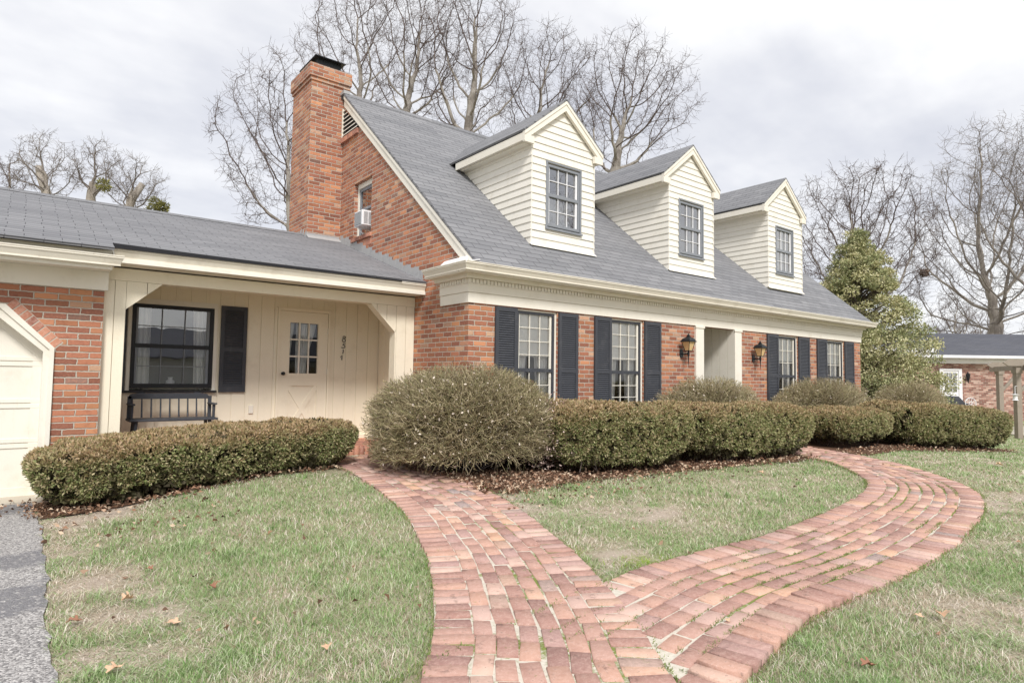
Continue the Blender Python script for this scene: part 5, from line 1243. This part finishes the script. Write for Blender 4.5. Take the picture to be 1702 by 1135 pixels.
def oakleaf(x,y,s,ang,kind,label,curl):
    out=[(0,-.5),(.02,-.30),(.12,-.22),(.10,-.12),(.30,-.10),(.34,.02),(.16,.06),(.17,.14),(.34,.22),(.28,.34),(.12,.28),(.10,.38),(.04,.5)]
    pts=out+[(-a,b) for a,b in out[::-1]][:-1]; pts=out+[(-a,b) for a,b in out[-2:0:-1]]
    g=float(G(x,y))+.035; ca,sa=math.cos(ang),math.sin(ang)
    ctr=[(0,b,0) for b in(-.5,-.25,0,.25,.5)]
    def w(a,b): 
        z=abs(a)*1.1*curl+.35*curl*b*b+.05*math.sin(b*9+a*5); return (x+(a*ca-b*sa)*s,y+(a*sa+b*ca)*s,g+z*s)
    m=MB()
    n=len(pts)
    for i in range(n):
        a,b=pts[i],pts[(i+1)%n]; ma,mb_=(0,a[1]*.98),(0,b[1]*.98)
        m.face([w(*a),w(*b),w(*mb_),w(*ma)] if a!=ma and b!=mb_ else [w(*a),w(*b),w(0,(a[1]+b[1])/2)])
    o=m.build('oak_leaf','leaf_tan' if kind else 'leaf_red',None); o.data.name='oak_leaf'
    # put origin at the leaf
    off=Vector((x,y,g)); 
    for v in o.data.vertices: v.co-=off
    o.location=off; tag(o,label,'leaf','dry oak leaves lying on the lawn')
s=NT('leaf_tan',.8); s.base(s.mix(s.noise(s.pos(),40,3),srgb(222,192,164),srgb(186,146,114))); MAT['leaf_tan']=s.m
s=NT('leaf_red',.8); s.base(s.mix(s.noise(s.pos(),40,3),srgb(164,118,94),srgb(126,92,76))); MAT['leaf_red']=s.m
for a in((.98,4.09,.085,.3,0,'reddish-brown curled leaf in the middle of the left lawn',.9),(.70,3.66,.10,1.2,1,'pale tan oak leaf lying flat in the front of the left lawn',.2),(.56,4.18,.09,2.,1,'tan and brown crumpled leaf near the bare strip of the left lawn',1.),
    (.74,4.70,.07,.8,0,'small brown leaf nearest the left hedge side of the left lawn',.6),(4.10,1.30,.11,2.3,1,'large pale curled oak leaf on the right lawn',.8),(3.98,1.36,.07,.4,1,'flat tan oak leaf beside the large curled one on the right lawn',.3),
    (3.11,1.27,.09,1.1,0,'brown oak leaf at the bottom edge of the right lawn',.7),(12.4,3.05,.13,.5,1,'pale leaf far out on the lawn before the farthest hedge',.7),(9.92,2.46,.10,1.9,0,'small rust leaf on the lawn right of the path bend',.6),
    (1.21,2.92,.08,2.9,1,'small tan leaf on the lawn edge beside the soldier bricks',.6),(.30,3.98,.09,1.6,0,'brown leaf on the driveway edge',.5),(3.05,1.96,.05,0.,1,'tiny tan leaf caught against the raised bricks',.5),(.40,3.25,.10,2.2,1,'tan oak leaf in the bottom left corner of the lawn',.5),(7.9,4.55,.12,.2,1,'pale leaf on the middle lawn before the hedge',.5)):
    oakleaf(*a)

# ------------------------------------------------------------------ house across the street (seen only as a reflection)
ah=empty('opposite_house',(7,-24,-1.3),'grey-roofed house across the street, reflected in the porch window','house')
m=MB(); m.wall('y',-22,-.2,-2,17,-1.4,1.0,[(2.2,3.6,-.9,.7),(8.6,9.7,-1.3,.9)]); m.box(-2,17,-30,-22.25,-1.4,1.0); m.build('wall','grille',ah)
m=MB(); m.prism([(-2.6,-21.4,.95),(17.6,-21.4,.95),(17.6,-26,2.75),(-2.6,-26,2.75)],(0,0,-.1)); m.prism([(-2.6,-30.6,.95),(17.6,-30.6,.95),(17.6,-26.0001,2.75),(-2.6,-26.0001,2.75)],(0,0,-.1)); m.build('roof','shingle_far',ah)
sash(ah,2.25,3.55,-.85,.65,-22.1,-.1,3,2,2,'white','white','glass_strong',.08); m=MB(); m.box(1.7,2.15,-21.99,-21.95,-.95,.75); m.box(3.65,4.1,-21.99,-21.95,-.95,.75); m.build('shutter','slate',ah)
tree(T,'bare street tree left of the lawn across the street, seen in window reflections',(-3,-19),13,.2,140,npts=600)
tree(T,'bare street tree opposite the dormers, seen in their panes',(15,-13),15,.25,141,npts=800)
tree(T,'bare street tree farthest right across the street, seen in the far dormer pane',(27,-12),15,.25,142,npts=800)

# ------------------------------------------------------------------ sky, sun, camera
SUN_EL,SUN_AZ=math.radians(45),math.radians(205)   # azimuth from +Y clockwise
w=bpy.data.worlds.new('World'); SC.world=w; w.use_nodes=True; t=w.node_tree; bg=t.nodes['Background']
class WN(NT):
    def __init__(s,t): s.t=t
W=WN(t)
sky=W.n('ShaderNodeTexSky',sky_type='NISHITA'); sky.sun_disc=False; sky.sun_elevation=SUN_EL; sky.sun_rotation=SUN_AZ
tc=W.n('ShaderNodeTexCoord').outputs['Generated']; x,y,z=W.sep(tc); zz=W.M('ADD',W.M('MAXIMUM',z,0.),.22)
cv=W.comb(W.M('DIVIDE',x,zz),W.M('DIVIDE',y,zz),0.)
n1=W.noise(cv,1.15,6,.55); n2=W.noise(W.comb(W.M('DIVIDE',x,zz),W.M('MULTIPLY',W.M('DIVIDE',y,zz),2.2),4.),.8,5,.6)
f=W.M('ADD',W.M('MULTIPLY',n1,.6),W.M('MULTIPLY',n2,.4))
cl=W.ramp(f,[(.38,(4.8,4.9,5.35,1)),(.45,(5.5,5.57,5.9,1)),(.51,(6.3,6.32,6.5,1)),(.57,(7.1,7.1,7.1,1))])
c=W.mix(.93,sky.outputs[0],cl); W.L(c,bg.inputs[0]); bg.inputs[1].default_value=.1
sl=bpy.data.lights.new('sun','SUN'); sl.energy=2.2; sl.angle=math.radians(14); sl.color=(1,.97,.93); so=bpy.data.objects.new('sun',sl); COL.objects.link(so)
dv=Vector((math.sin(SUN_AZ)*math.cos(SUN_EL),math.cos(SUN_AZ)*math.cos(SUN_EL),math.sin(SUN_EL))); so.rotation_euler=dv.to_track_quat('Z','Y').to_euler()
f_,yaw,pitch,roll=1038.3,.669,.05727,.01388
fw=Vector((math.sin(yaw)*math.cos(pitch),math.cos(yaw)*math.cos(pitch),math.sin(pitch))); r=Vector((math.cos(yaw),-math.sin(yaw),0)); u=r.cross(fw)
r2=r*math.cos(roll)+u*math.sin(roll); u2=-r*math.sin(roll)+u*math.cos(roll)
cam=bpy.data.cameras.new('camera'); co=bpy.data.objects.new('camera',cam); COL.objects.link(co)
M_=Matrix((r2,u2,-fw)).transposed(); co.matrix_world=M_.to_4x4(); cam.sensor_width=36; cam.lens=f_/1702*36; cam.clip_end=2000; cam.clip_start=.05; SC.camera=co
SC.view_settings.view_transform='Standard'; SC.view_settings.look='None'; SC.view_settings.exposure=.64; SC.view_settings.gamma=1
